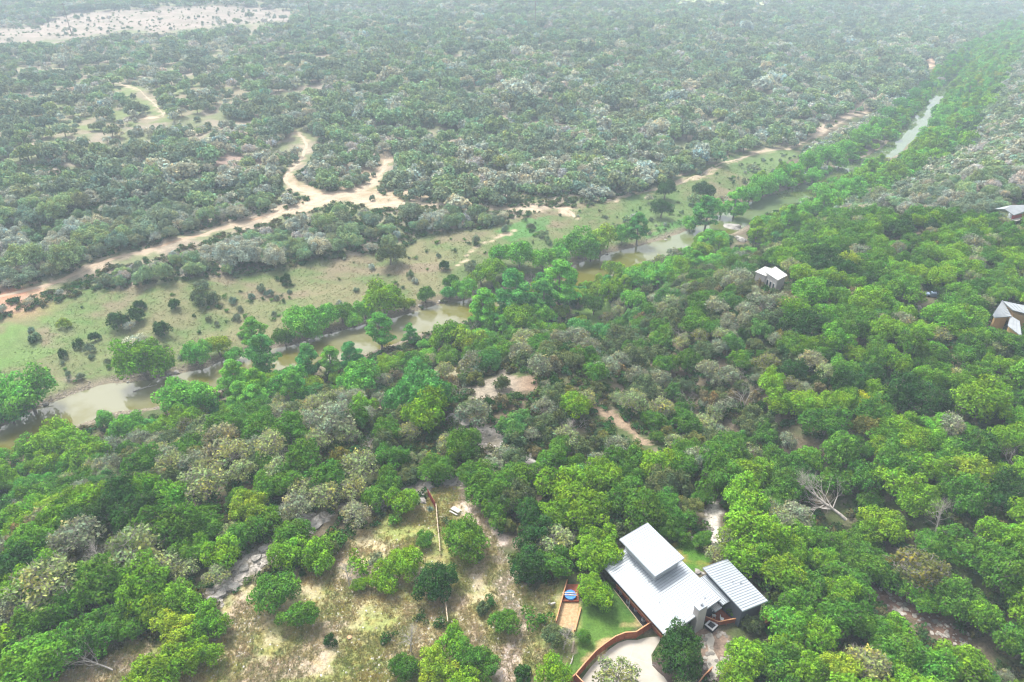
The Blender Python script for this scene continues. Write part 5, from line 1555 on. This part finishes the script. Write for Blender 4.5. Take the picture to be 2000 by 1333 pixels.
    ('juniper', 390, 572, 22, 'dull', 'dull green thicket on the meadow below the dirt road'), ('juniper', 415, 578, 15, 'dull', 'smaller thicket at the meadow below the dirt road'), ('juniper', 340, 590, 14, 'dark', 'dark bush in the meadow under the dull thicket'),
    ('juniper', 182, 655, 12, 'dark', 'dark bush beyond the cluster in the river meadow'), ('juniper', 500, 515, 0, 'x', None), ('juniper', 558, 542, 12, 'dark', 'dark bush at the meadow top edge'), ('juniper', 270, 593, 13, 'dark', 'dark bush over the river meadow cluster'),
    ('oak', 320, 716, 16, 'fresh', 'low bush tree at the gravel shallows on the far bank'), ('oak', 455, 690, 20, 'fresh', 'small bank tree left of the mossy cut bank'), ('oak', 555, 655, 22, 'mid', 'dark low bank tree over the mossy cut bank'),
    ('oak', 610, 640, 24, 'fresh', 'full low tree drooping to the water above the near bank cypress clump'), ('oak', 690, 618, 20, 'fresh', 'low bank tree beside the tall bright bank tree'), ('oak', 790, 592, 16, 'lime', 'lime bush on the far bank of the middle pool'),
    ('oak', 905, 560, 24, 'fresh', 'bank tree where the middle pool ends'), ('oak', 965, 520, 26, 'bright', 'bright bank tree in the riverside belt'), ('oak', 1095, 492, 26, 'fresh', 'leafy bank tree in the riverside belt next to the flat topped one'),
    ('oak', 1155, 490, 22, 'fresh', 'bank tree beneath the flat topped one on the far bank'), ('oak', 1215, 455, 22, 'fresh', 'bank tree short of the dark bluish tree'), ('oak', 1350, 432, 18, 'fresh', 'small bank tree before the dark bluish cypress'), ('oak', 1410, 405, 20, 'fresh', 'low tree between the two cypresses at the green meadow corner'),
    ('oak', 1465, 378, 22, 'fresh', 'full tree at the head of the bright bank belt'), ('oak', 1520, 345, 22, 'fresh', None), ('oak', 1490, 360, 26, 'fresh', None), ('oak', 1550, 330, 24, 'fresh', None), ('oak', 1585, 312, 24, 'fresh', None), ('oak', 1620, 300, 24, 'fresh', None), ('oak', 1650, 285, 22, 'fresh', None), ('oak', 1680, 265, 22, 'fresh', None), ('oak', 1700, 255, 20, 'fresh', None),
    ('oak', 1720, 240, 18, 'fresh', None), ('oak', 1735, 218, 18, 'sea', None), ('oak', 1760, 200, 16, 'sea', None), ('oak', 1785, 180, 16, 'sea', None), ('oak', 1810, 168, 14, 'sea', None), ('oak', 1590, 340, 18, 'fresh', None), ('oak', 1640, 315, 16, 'fresh', None),
    ('oak', 1710, 350, 24, 'bright', None), ('oak', 1750, 335, 24, 'bright', None), ('oak', 1790, 310, 24, 'bright', None), ('oak', 1800, 285, 20, 'bright', None), ('oak', 1815, 262, 18, 'fresh', None), ('oak', 1830, 240, 16, 'fresh', None), ('oak', 1660, 360, 24, 'fresh', None), ('oak', 1620, 380, 22, 'fresh', None),
    ('oak', 1850, 215, 16, 'fresh', None), ('oak', 1240, 540, 28, 'fresh', None), ('oak', 1290, 525, 26, 'fresh', None), ('oak', 1195, 560, 30, 'bright', None), ('oak', 1160, 590, 24, 'mid', None), ('oak', 1200, 520, 20, 'bright', None), ('oak', 1330, 510, 24, 'bright', None), ('oak', 1375, 485, 24, 'lime', None), ('oak', 1540, 410, 20, 'lime', None),
    ('oak', 1580, 405, 20, 'fresh', None), ('oak', 1500, 430, 18, 'fresh', None), ('oak', 1240, 580, 28, 'fresh', None), ('oak', 1130, 640, 26, 'sea', None), ('oak', 1180, 650, 26, 'sea', None), ('oak', 1060, 610, 26, 'fresh', None), ('oak', 960, 635, 20, 'mid', None),
]
for h_ in HT:
    if h_[3] > 0:
        hand(h_[0], h_[1], h_[2], h_[3], h_[4], h_[5])

# the woods: candidates over the whole place, large first
N = 330000
yy = 40 + (1560 - 40) * rng.random(N) ** 0.62
xx = rng.uniform(-1, 1, N) * (yy * 0.80 + 90)
# keep the density even over the ground
dens = (yy * 0.80 + 90) / (1560 * 0.80 + 90)
pdf = np.maximum((yy - 40) / 1520, 1e-4) ** (1 / 0.62 - 1)
keep = rng.random(N) < np.clip(dens / pdf * 1.0, 0, 1)
print('candidates', keep.sum())
xx, yy = xx[keep], yy[keep]
zz = height(xx, yy)
bu, bv, bd = proj(xx, yy, zz)
sel = (bu > -330) & (bu < 2330) & (bv < 1480) & (bv > -55)
xx, yy, zz, bu, bv, bd = [a[sel] for a in (xx, yy, zz, bu, bv, bd)]
N = len(xx)
rd, rs, rpar = linedist(xx, yy, RIV)
inside_soft = look(soft, bu, bv); in_rock = look(rocky, bu, bv)
nf = fbm(xx / 70, yy / 70, 201, 3); nf2 = fbm(xx / 28, yy / 28, 211, 3)
far = rs > 0
KIN = ['oak', 'juniper', 'pale', 'bare', 'cypress', 'shrub']
prob = np.zeros((N, 6))
prob[:] = (0.42, 0.33, 0.20, 0.03, 0, 0.02)                         # near side in general
farright = ~far & (bv < 430) & (rd > 42); right = ~far & ~farright & ((bu > 1500) | (bv > 900) & (bu > 1350)); prob[right] = (0.66, 0.12, 0.16, 0.05, 0, 0.01); prob[farright] = (0.36, 0.34, 0.26, 0.04, 0, 0)
midr = ~far & (bu > 1000) & (bu < 1640) & (bv > 560) & (bv < 900); prob[midr] = (0.20, 0.50, 0.20, 0.08, 0, 0.02)
left = ~far & (bu < 1000) & (bv > 740) & (bv < 980); prob[left] = (0.20, 0.34, 0.33, 0.11, 0, 0.02)
lowl = ~far & (bu < 620) & (bv >= 980); prob[lowl] = (0.52, 0.16, 0.28, 0.03, 0, 0.01)
hillm = far; prob[hillm] = (0.26, 0.44, 0.26, 0.04, 0, 0.0)
fm = far & (nf > 0.56); prob[fm] = (0.55, 0.22, 0.22, 0.01, 0, 0)
band = (rd < np.where(far, 20, 36)); prob[band] = (0.70, 0.05, 0.05, 0.02, 0.18, 0)
open_ = inside_soft
prob[open_] = (0.02, 0.30, 0.02, 0.0, 0, 0.66)
mul_m = inside_soft & (bv < 420) & (bv > 100) & (bu < 900); prob[mul_m] = (0.25, 0.45, 0.15, 0.02, 0, 0.13)
cum = np.cumsum(prob / prob.sum(1)[:, None], 1)
kind = (rng.random(N)[:, None] > cum).sum(1)
base_r = np.array([4.3, 2.4, 3.4, 2.6, 4.4, 0.9])[kind]
scl = np.clip(rng.normal(0.88, 0.22, N), 0.5, 1.5)
scl = np.where(kind == 0, scl * np.where(right | lowl, 1.06, 0.95), scl)
scl = np.where(band, scl * 0.95, scl)
scl = np.where(far & ~band, scl * np.where(bd > 450, 1.18, 1.0) * np.where(kind == 0, rng.uniform(0.8, 1.5, N), 1.0), scl)
scl = np.where((kind == 1) & far, scl * 1.05, scl)
scl = np.where(open_ & (kind == 1) & ~mul_m, scl * 0.62, scl)
rad = base_r * scl
hgt = np.array([7.0, 4.6, 5.4, 5.0, 11.5, 1.3])[kind] * scl
bad = np.zeros(N, bool)
for dz_, dx_ in ((0.0, 0), (0.35, 0), (0.9, 0), (0.55, 0.8), (0.55, -0.8), (0.9, 0.6), (0.9, -0.6), (1.05, 0)):
    u_, v_, _ = proj(xx + dx_ * rad, yy, zz + dz_ * hgt)
    bad |= look(hard, u_, v_)
# trees may not lean far into the open meadows either
u_, v_, _ = proj(xx, yy, zz + 0.8 * hgt)
near_clear = look(raster([MEADOW]), u_, v_) & (kind != 5)
bad |= near_clear & (rng.random(N) < 0.9)
u_, v_, _ = proj(xx, yy, zz + 0.8 * hgt)
bad |= look(soft, u_, v_) & ~inside_soft & (kind != 5) & (rng.random(N) < 0.75)
hwc = HW * (0.85 + 0.35 * vnoise(rpar * 1.7, rpar * 0, 5)) * (1 - 0.72 * sstep(26.3, 27.5, rpar))
bad |= rd < hwc * 0.75 + np.where(kind == 4, -0.5, 0.3)
hp = (np.hypot(xx - 29, yy - 78) < 15.5); bad |= hp
# density
acc = rng.random(N)
sparse = np.where(open_, 0.11 * (0.3 + 1.6 * (nf2 > 0.5)), 1.0)
inmead = look(raster([MEADOW, LAWN]), bu, bv); sparse = np.where(inmead, 0.004, sparse)
sparse = np.where(look(raster([FIELD_UL]), bu, bv), 0.05, sparse); bad |= look(raster([FIELD_UL]), u_, v_) & ~look(raster([FIELD_UL]), bu, bv) & (rng.random(N) < 0.97)
nf3 = fbm(xx / 16, yy / 16, 231, 3); sparse = np.where(look(raster([MEAD_UL]), bu, bv), np.where(nf3 > 0.57, 0.5, 0.09), sparse)
sparse = np.where(look(raster([LOOP_BARE]), bu, bv), 0.34, sparse)
thin = far & (bu < 640) & (bv < 300) & (nf3 > 0.46); sparse = np.where(thin & ~open_, 0.10, sparse)
thin2 = far & (bu > 560) & (bu < 1300) & (bv < 130) & (nf3 > 0.58); sparse = np.where(thin2, 0.15, sparse)
HAIR = [(520, 200), (680, 205), (760, 280), (660, 300), (610, 262), (575, 252), (540, 290), (500, 290)]
sparse = np.where(far & (nf2 > 0.60) & ~open_, sparse * 0.12, sparse)
sparse = np.where(in_rock, 0.22, sparse); sparse = np.where(look(raster([ROCKS_C]), bu, bv), 0.5, sparse); sparse = np.where(look(raster([SHELF]), bu, bv), 0.4, sparse)
sparse = np.where(look(raster([HAIR]), bu, bv), 1.0, sparse)
bad |= acc > sparse
print('open', open_.sum())
order = np.argsort(-(rad * rng.uniform(0.75, 1.25, N)))
order = order[~bad[order]]
occv = occ
cnt = 0
tone_w = {
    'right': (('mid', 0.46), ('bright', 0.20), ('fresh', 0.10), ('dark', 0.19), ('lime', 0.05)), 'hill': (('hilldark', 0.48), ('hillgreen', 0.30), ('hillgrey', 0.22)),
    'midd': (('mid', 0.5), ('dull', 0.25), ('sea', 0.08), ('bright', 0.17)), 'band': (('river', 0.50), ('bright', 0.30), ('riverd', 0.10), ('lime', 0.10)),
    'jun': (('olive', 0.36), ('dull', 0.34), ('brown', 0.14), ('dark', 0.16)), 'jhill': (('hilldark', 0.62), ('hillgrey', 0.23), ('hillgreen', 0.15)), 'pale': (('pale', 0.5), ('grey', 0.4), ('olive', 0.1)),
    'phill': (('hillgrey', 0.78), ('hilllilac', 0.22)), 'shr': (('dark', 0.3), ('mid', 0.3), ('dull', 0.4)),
}
TC = {k: ([t for t, _ in v], np.cumsum([w for _, w in v])) for k, v in tone_w.items()}
rt = np.clip(0.55 * rng.random(N) + 0.45 * sstep(0.3, 0.7, fbm(xx / 24, yy / 24, 241, 3)), 0, 0.999)
for i in order:
    x, y_ = xx[i], yy[i]; a = int(y_ - OC_Y0); c_ = int(x - OC_X0)
    if occv[a, c_]:
        continue
    kd = KIN[kind[i]]
    r_ = rad[i]
    stamp(x, y_, max(0.9, r_ * (0.80 if kd in ('juniper', 'bare') else 0.86)))
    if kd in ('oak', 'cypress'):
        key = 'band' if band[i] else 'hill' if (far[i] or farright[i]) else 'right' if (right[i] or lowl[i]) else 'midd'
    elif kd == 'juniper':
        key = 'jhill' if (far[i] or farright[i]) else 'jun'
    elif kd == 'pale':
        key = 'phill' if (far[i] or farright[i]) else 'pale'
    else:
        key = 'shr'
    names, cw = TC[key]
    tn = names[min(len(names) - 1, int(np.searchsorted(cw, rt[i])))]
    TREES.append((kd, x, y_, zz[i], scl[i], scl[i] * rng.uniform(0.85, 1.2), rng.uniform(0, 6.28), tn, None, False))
print('trees', len(TREES), time.time() - T0)

LAND = [(1362, 1205, 'the white chimney'), (1275, 1075, 'the upper metal roof'), (1440, 1140, 'the side wing roof'), (1114, 1163, 'the blue tub deck'), (890, 998, 'the picnic table'), (845, 976, 'the rusty fence panel'),
        (1180, 1262, 'the curved cedar fence'), (600, 1250, 'the stony meadow'), (1610, 990, 'the fallen bleached tree'), (1690, 783, 'the yellow treetop'), (1390, 1020, 'the white gravel path'), (1505, 540, 'the two-roofed cabin'),
        (1975, 620, 'the tan farmhouse'), (1980, 415, 'the red trimmed barn'), (1800, 575, 'the parked car'), (985, 745, 'the pinkish knoll'), (1220, 820, 'the bare dirt strip'), (200, 780, 'the widest river pool'), (840, 620, 'the middle river pool'),
        (1240, 500, 'the narrow river bend'), (1530, 400, 'the gravel bar bend'), (1770, 265, 'the far river pool'), (650, 385, 'the dirt road loop'), (585, 285, 'the dirt road hairpin'), (260, 490, 'the pale dirt road'), (40, 600, 'the red soil corner'),
        (1040, 440, 'the green meadow strip'), (141, 70, 'the first power pole'), (611, 73, 'the second power pole'), (1045, 62, 'the third power pole'), (1432, 68, 'the valley power pole'), (300, 40, 'the tan field'), (480, 1105, 'the bluff crevice'),
        (605, 1015, 'the bluff gap boulders'), (960, 880, 'the wooded rock field'), (200, 1305, 'the fallen dead juniper'), (207, 1150, 'the grey spreading dead tree'), (360, 770, 'the tree standing in the river'), (1005, 568, 'the tallest rounded cypress'),
        (1790, 1190, 'the shaded stony gully'), (1324, 1268, 'the dark driveway oak'), (1825, 1045, 'the white spiky tree'), (300, 200, 'the grassy hillside'), (1432, 447, 'the huge river boulder'), (275, 695, 'the big round bank tree'),
        (840, 750, 'the bare shelf'), (1690, 1290, 'the creamy pale oak'), (1430, 700, 'the olive juniper slope'), (1900, 800, 'the lush oak slope'), (60, 960, 'the slope below the river mouth'), (1700, 190, 'the pale cliff foot')]
ORD = ['nearest', 'second', 'third', 'fourth', 'fifth', 'sixth', 'seventh', 'eighth', 'ninth', 'tenth', 'eleventh', 'twelfth', 'thirteenth', 'fourteenth', 'fifteenth', 'sixteenth', 'seventeenth', 'eighteenth', 'nineteenth', 'twentieth']
ORD += ['twenty-' + o for o in ('first', 'second', 'third', 'fourth', 'fifth', 'sixth', 'seventh', 'eighth', 'ninth')] + ['thirtieth'] + ['thirty-' + o for o in ('first', 'second', 'third', 'fourth', 'fifth', 'sixth', 'seventh', 'eighth', 'ninth')] + ['fortieth']
ORD += [d + '-' + o for d in ('forty', 'fifty', 'sixty', 'seventy') for o in ('first', 'second', 'third', 'fourth', 'fifth', 'sixth', 'seventh', 'eighth', 'ninth')]
LA = np.array([(a, b) for a, b, _ in LAND], float)
TX = np.array([[t[1], t[2], t[3], t[4], t[5]] for t in TREES])
TK = np.array([KIN.index(t[0]) for t in TREES])
H0 = np.array([DIM[k][1] for k in KIN])[TK]; R0 = np.array([DIM[k][0] for k in KIN])[TK]
tu, tv, td = proj(TX[:, 0], TX[:, 1], TX[:, 2] + 0.6 * H0 * TX[:, 4])
size = R0 * TX[:, 3] * F / td
infr = (tu > -25) & (tu < 2025) & (tv > -15) & (tv < 1350)
single = np.zeros(len(TREES), bool)
LIM = {'oak': 300, 'juniper': 300, 'pale': 300, 'bare': 120, 'cypress': 150, 'shrub': 150}
handm = np.array([t[9] for t in TREES])
for k, kd in enumerate(KIN):
    m = np.where((TK == k) & infr)[0]
    m = m[np.argsort(-(size[m] + handm[m] * 1e4))][:LIM[kd]]
    single[m] = True
single |= handm
# labels by landmark, side and rank
lab = {}
groups = {}
for i in np.where(single)[0]:
    t = TREES[i]
    if t[8]:
        lab[i] = t[8]; continue
    du = tu[i] - LA[:, 0]; dvv = tv[i] - LA[:, 1]
    j = int(np.argmin(du * du + dvv * dvv * 1.7))
    side = ('right of' if du[j] > 0 else 'left of') if abs(du[j]) > abs(dvv[j]) * 1.2 else ('below' if dvv[j] > 0 else 'above')
    groups.setdefault((TONE[t[7]][1] if t[0] != 'bare' else 'grey', NOUN[t[0]][1], j, side), []).append((du[j] ** 2 + dvv[j] ** 2, i))
for (tn, nn_, j, side), L in groups.items():
    L.sort()
    for r_, (_, i) in enumerate(L):
        s_ = size[i]; sw = 'tiny' if s_ < 9 else 'small' if s_ < 18 else 'medium' if s_ < 32 else 'large'
        lab[i] = f'{tn} {nn_}, {ORD[min(r_, len(ORD) - 1)]} of its colour {side} {LAND[j][2]}' if len(L) > 1 else f'{sw} {tn} {nn_}, only one of its colour {side} {LAND[j][2]}'
ngrp = {'oak': 'oaks of the woods', 'juniper': 'junipers of the woods', 'cypress': 'cypresses along the river', 'pale': 'lichened oaks of the woods', 'bare': 'leafless trees in the woods', 'shrub': 'shrubs in the clearings'}
for i in lab:
    if len(lab[i].replace('-', ' ').split()) > 15:
        lab[i] = lab[i].replace(' of its colour', '')
for i in np.where(single)[0]:
    kd, x, y_, z_, sc, sz_, rz, tn, _, hnd = TREES[i]
    k = int(rng.integers(NVAR[kd]))
    nm, _, cat = NOUN[kd]
    base = TONE[tn][0]
    j1, j2 = rng.normal(0, 0.07), rng.normal(0, 0.05)
    tint = (base[0] * (1 + j1 + j2), base[1] * (1 + j1), base[2] * (1 + j1 - j2), 1.0)
    tm, lm = PART[kd, k]
    o = bpy.data.objects.new(nm, None); COL.objects.link(o)
    o.location = (x, y_, z_); o.rotation_euler = (0, 0, rz); ax_ = rng.uniform(0.86, 1.16); o.scale = (sc * ax_, sc / ax_, sz_)
    tag(o, lab[i], cat, ngrp[kd])
    c_ = bpy.data.objects.new('trunk', tm); COL.objects.link(c_); c_.parent = o
    if lm is not None:
        c_ = bpy.data.objects.new('crown', lm); COL.objects.link(c_); c_.parent = o; c_['tint'] = tint
print('single trees', single.sum(), time.time() - T0)

# the rest of each kind as one wood
rest = np.where(~single)[0]


def forest(name, idxs, sources, lodidx, tints, cast=True):
    """One object: a point for every tree; geometry nodes set the right shape on each."""
    col = bpy.data.collections.new(name + '_sources')
    for q, me in enumerate(sources):
        so = bpy.data.objects.new(f'{name}_{q:03d}', me)
        col.objects.link(so)
    me = bpy.data.meshes.new(name)
    n = len(idxs)
    me.vertices.add(n); me.vertices.foreach_set('co', TX[idxs, :3].astype(np.float32).ravel())
    a = me.attributes.new('which', 'INT', 'POINT'); a.data.foreach_set('value', lodidx.astype(np.int32))
    a = me.attributes.new('turn', 'FLOAT_VECTOR', 'POINT'); tr = np.zeros((n, 3), np.float32); tr[:, 2] = rng.uniform(0, 6.28, n); a.data.foreach_set('vector', tr.ravel())
    ax_ = rng.uniform(0.82, 1.2, n); a = me.attributes.new('grow', 'FLOAT_VECTOR', 'POINT'); a.data.foreach_set('vector', (TX[idxs][:, [3, 3, 4]] * np.stack([ax_, 1 / ax_, np.ones(n)], 1)).astype(np.float32).ravel())
    a = me.attributes.new('tint', 'FLOAT_COLOR', 'POINT'); cc = np.ones((n, 4), np.float32); cc[:, :3] = tints; a.data.foreach_set('color', cc.ravel())
    o = bpy.data.objects.new(name, me); COL.objects.link(o); o['kind'] = 'stuff'
    ng = bpy.data.node_groups.new(name + '_nodes', 'GeometryNodeTree')
    ng.interface.new_socket('Geometry', in_out='INPUT', socket_type='NodeSocketGeometry')
    ng.interface.new_socket('Geometry', in_out='OUTPUT', socket_type='NodeSocketGeometry')
    gi = ng.nodes.new('NodeGroupInput'); go = ng.nodes.new('NodeGroupOutput')
    ci = ng.nodes.new('GeometryNodeCollectionInfo'); ci.inputs['Collection'].default_value = col
    ci.inputs['Separate Children'].default_value = True; ci.inputs['Reset Children'].default_value = True
    ip = ng.nodes.new('GeometryNodeInstanceOnPoints'); ip.inputs['Pick Instance'].default_value = True

    def att(nm, ty):
        q = ng.nodes.new('GeometryNodeInputNamedAttribute'); q.data_type = ty; q.inputs['Name'].default_value = nm
        return [s for s in q.outputs if s.enabled and s.name == 'Attribute'][0]
    ng.links.new(gi.outputs[0], ip.inputs['Points']); ng.links.new(ci.outputs[0], ip.inputs['Instance'])
    ng.links.new(att('which', 'INT'), ip.inputs['Instance Index'])
    er = ng.nodes.new('FunctionNodeEulerToRotation'); ng.links.new(att('turn', 'FLOAT_VECTOR'), er.inputs[0]); ng.links.new(er.outputs[0], ip.inputs['Rotation'])
    ng.links.new(att('grow', 'FLOAT_VECTOR'), ip.inputs['Scale'])
    ng.links.new(ip.outputs[0], go.inputs[0])
    md = o.modifiers.new('scatter', 'NODES'); md.node_group = ng
    return o


for k, kd in enumerate(KIN):
    ids = rest[TK[rest] == k]
    if len(ids) < 3:
        continue
    nv = NVAR[kd]
    srcs = [WHOLE[kd, 1, q] for q in range(nv)] + [WHOLE[kd, 0, q] for q in range(nv)]
    w = rng.integers(0, nv, len(ids)) + np.where(td[ids] > 330, nv, 0)
    base = np.array([TONE[TREES[i][7]][0] for i in ids])
    j1 = rng.normal(0, 0.10, len(ids))[:, None]; j2 = rng.normal(0, 0.06, len(ids))
    tt = base * (1 + j1); tt[:, 0] *= 1 + j2; tt[:, 2] *= 1 - j2
    forest({'oak': 'oak_woods', 'juniper': 'juniper_woods', 'pale': 'lichened_oak_woods', 'bare': 'bare_woods', 'cypress': 'cypress_woods', 'shrub': 'shrubbery'}[kd], ids, srcs, w, np.clip(tt, 0.01, 0.8))
    print(kd, len(ids))

# grass tufts, stones and undergrowth: nobody could count them
def tuft_mesh(seed, nb, h, spread, w):
    g_ = np.random.default_rng(seed); V = []; Fq = []
    for _ in range(nb):
        a = g_.uniform(0, 6.28); p = g_.normal(0, spread * 0.5, 2); d = np.array([math.cos(a), math.sin(a)]) * g_.uniform(0.1, 0.9) * h; s_ = np.array([-math.sin(a), math.cos(a)]) * w; hh = h * g_.uniform(0.5, 1)
        b = len(V)
        V += [(p[0] - s_[0], p[1] - s_[1], -0.03), (p[0] + s_[0], p[1] + s_[1], -0.03), (p[0] + d[0] * .5 + s_[0], p[1] + d[1] * .5 + s_[1], hh * 0.75), (p[0] + d[0], p[1] + d[1], hh)]
        Fq.append((b, b + 1, b + 2, b + 3))
    lv = np.ones((nb, 3)) * g_.uniform(0.7, 1.3, (nb, 1))
    return mesh_from('tuft', np.array(V), np.array(Fq), [M['leaf']], leafv=lv)


def scatter_in(polys, n, box, pmin=0.0):
    xs = rng.uniform(box[0], box[1], n); ys = rng.uniform(box[2], box[3], n); zs = height(xs, ys)
    u, v, _ = proj(xs, ys, zs)
    m = look(raster(polys), u, v) if polys else np.ones(n, bool)
    ok = ~look(raster(HARD[6:9]), u, v)
    q = fbm(xs / 5, ys / 5, 301, 3)
    m &= ok & (rng.random(n) < sstep(pmin, pmin + 0.2, q) + 0.1)
    return xs[m], ys[m], zs[m], u[m], v[m]


def soil(xs, ys):
    i = np.clip(np.searchsorted(rows, ys), 0, NR - 1); j = np.clip(((xs / (np.maximum(ys, 0) + 85) + 1.12) / 2.24 * (len(cols) - 1)).round().astype(int), 0, len(cols) - 1)
    return g.reshape(NR, NC, 3)[i, j]


def scatter(name, xs, ys, zs, srcs, smin, smax, tints):
    global TX
    n = len(xs); s_ = rng.uniform(smin, smax, n)
    TXs = TX; TX = np.stack([xs, ys, zs, s_, s_ * rng.uniform(0.7, 1.2, n)], 1)
    o = forest(name, np.arange(n), srcs, rng.integers(0, len(srcs), n), tints)
    TX = TXs
    return o


tf = [tuft_mesh(s_, 14, 0.28, 0.28, 0.03) for s_ in range(4)]
xs, ys, zs, u, v = scatter_in([MEADOW], 95000, (-75, 25, 52, 125), 0.30)
pal = np.array([(0.34, 0.26, 0.12), (0.24, 0.23, 0.07), (0.14, 0.19, 0.05), (0.40, 0.30, 0.17), (0.30, 0.21, 0.06)])
q = fbm(xs / 7, ys / 7, 311, 3)
ti = np.clip((q * 7 - 1 + rng.normal(0, 0.7, len(xs))).astype(int), 0, 4)
scatter('meadow_grass', xs, ys, zs, tf, 0.6, 1.4, (soil(xs, ys) * 0.6 + pal[ti] * 0.62) * rng.uniform(0.85, 1.25, (len(xs), 1)))
xs, ys, zs, u, v = scatter_in([LAWN, LAWN2, GREEN_STRIP], 26000, (0, 60, 55, 110), 0.0)
pal2 = np.array([(0.065, 0.135, 0.022), (0.085, 0.165, 0.028), (0.05, 0.105, 0.02)])
scatter('lawn_grass', xs, ys, zs, tf, 0.25, 0.45, pal2[rng.integers(0, 3, len(xs))])
xs, ys, zs, u, v = scatter_in([FLOOD], 70000, (-170, 170, 150, 420), 0.25)
rdd, _, _ = linedist(xs, ys, RIV); m = rdd > 11.5
xs, ys, zs = xs[m], ys[m], zs[m]
pal3 = np.array([(0.11, 0.18, 0.05), (0.20, 0.20, 0.09), (0.30, 0.22, 0.14), (0.08, 0.16, 0.05)])
scatter('river_meadow_grass', xs, ys, zs, tf, 0.5, 1.3, (soil(xs, ys) * 0.85 + pal3[np.clip((fbm(xs / 20, ys / 20, 321, 3) * 8 - 2).astype(int), 0, 3)] * 0.4) * rng.uniform(0.85, 1.25, (len(xs), 1)))
# pale stones
stt = leaf_mat('stone_tinted', 0.0)
stm = []
for s_ in range(4):
    bm = bmesh.new(); bmesh.ops.create_icosphere(bm, subdivisions=1, radius=1); g_ = np.random.default_rng(s_)
    for vv in bm.verts:
        vv.co *= g_.uniform(0.7, 1.2); vv.co.z *= 0.45
    me = bpy.data.meshes.new('stone'); bm.to_mesh(me); bm.free(); me.materials.append(stt); at_ = me.attributes.new('leafv', 'FLOAT_COLOR', 'FACE'); at_.data.foreach_set('color', np.repeat(g_.uniform(0.8, 1.1, len(me.polygons)), 4).astype(np.float32)); stm.append(me)
xs, ys, zs, u, v = scatter_in([MEADOW], 19000, (-75, 25, 52, 125), 0.50)
scatter('meadow_stones', xs, ys, zs, stm, 0.04, 0.24, np.array([[0.56, 0.53, 0.47]]) * rng.uniform(0.6, 1.1, (len(xs), 1)))
sto = [bpy.data.meshes.new('s') for _ in range(0)]
xs, ys, zs, u, v = scatter_in(ROCKY + [RAVINE_FLOOR, BACKYARD, GRAVEL_PATH + [(1375, 1050), (1370, 990)], [(380, 1180), (470, 1100), (620, 1000), (640, 1010), (480, 1130), (430, 1190)]], 60000, (-75, 130, 52, 180), 0.30)
scatter('bluff_rubble', xs, ys, zs, stm, 0.10, 0.55, np.array([[0.36, 0.33, 0.29]]) * rng.uniform(0.45, 1.25, (len(xs), 1)))
kk = rng.uniform(0, len(RIV) - 8, 9000); k0 = kk.astype(int); f_ = (kk - k0)[:, None]; pp = RIV[k0] * (1 - f_) + RIV[k0 + 1] * f_
dd = RIV[k0 + 1] - RIV[k0]; dd /= np.linalg.norm(dd, axis=1)[:, None]; off = rng.normal(10.2, 1.1, 9000) * rng.choice([-1, 1], 9000)
pp = pp + np.stack([-dd[:, 1], dd[:, 0]], 1) * off[:, None]
scatter('bank_stones', pp[:, 0], pp[:, 1], height(pp[:, 0], pp[:, 1]), stm, 0.1, 0.42, np.array([[0.22, 0.19, 0.15]]) * rng.uniform(0.5, 1.5, (len(pp), 1)))
# undergrowth beneath and between the nearer trees
n_ = 42000
xs = rng.uniform(-1, 1, n_); ys = 45 + 330 * rng.random(n_) ** 0.7; xs = xs * (ys * 0.85 + 60); zs = height(xs, ys)
u, v, _ = proj(xs, ys, zs + 0.5)
rdd, _, _ = linedist(xs, ys, RIV)
m = ~look(hard, u, v) & ~look(soft, u, v) & (rdd > 10.5) & (np.hypot(xs - 29, ys - 78) > 14.5) & (~look(rocky, u, v) | (rng.random(n_) < 0.15))
xs, ys, zs = xs[m], ys[m], zs[m]
pal4 = np.array([(0.05, 0.11, 0.025), (0.08, 0.13, 0.03), (0.10, 0.10, 0.04), (0.04, 0.12, 0.03)])
scatter('undergrowth', xs, ys, zs, [WHOLE['shrub', 0, q] for q in range(5)], 0.5, 1.5, pal4[rng.integers(0, 4, len(xs))])

# ------------------------------------------------------------------ haze
hm = bpy.data.materials.new('haze_air'); hm.use_nodes = True
n = hm.node_tree; n.nodes.clear()
pv = n.nodes.new('ShaderNodeVolumePrincipled'); pv.inputs['Density'].default_value = HAZE
pv.inputs['Color'].default_value = (0.72, 0.87, 1.0, 1)
oo = n.nodes.new('ShaderNodeOutputMaterial'); n.links.new(pv.outputs[0], oo.inputs['Volume'])
hz = MB().box(-5400, 5400, -90, 3800, -52, 135).build('haze', hm)
hz['kind'] = 'stuff'
print('done', time.time() - T0)
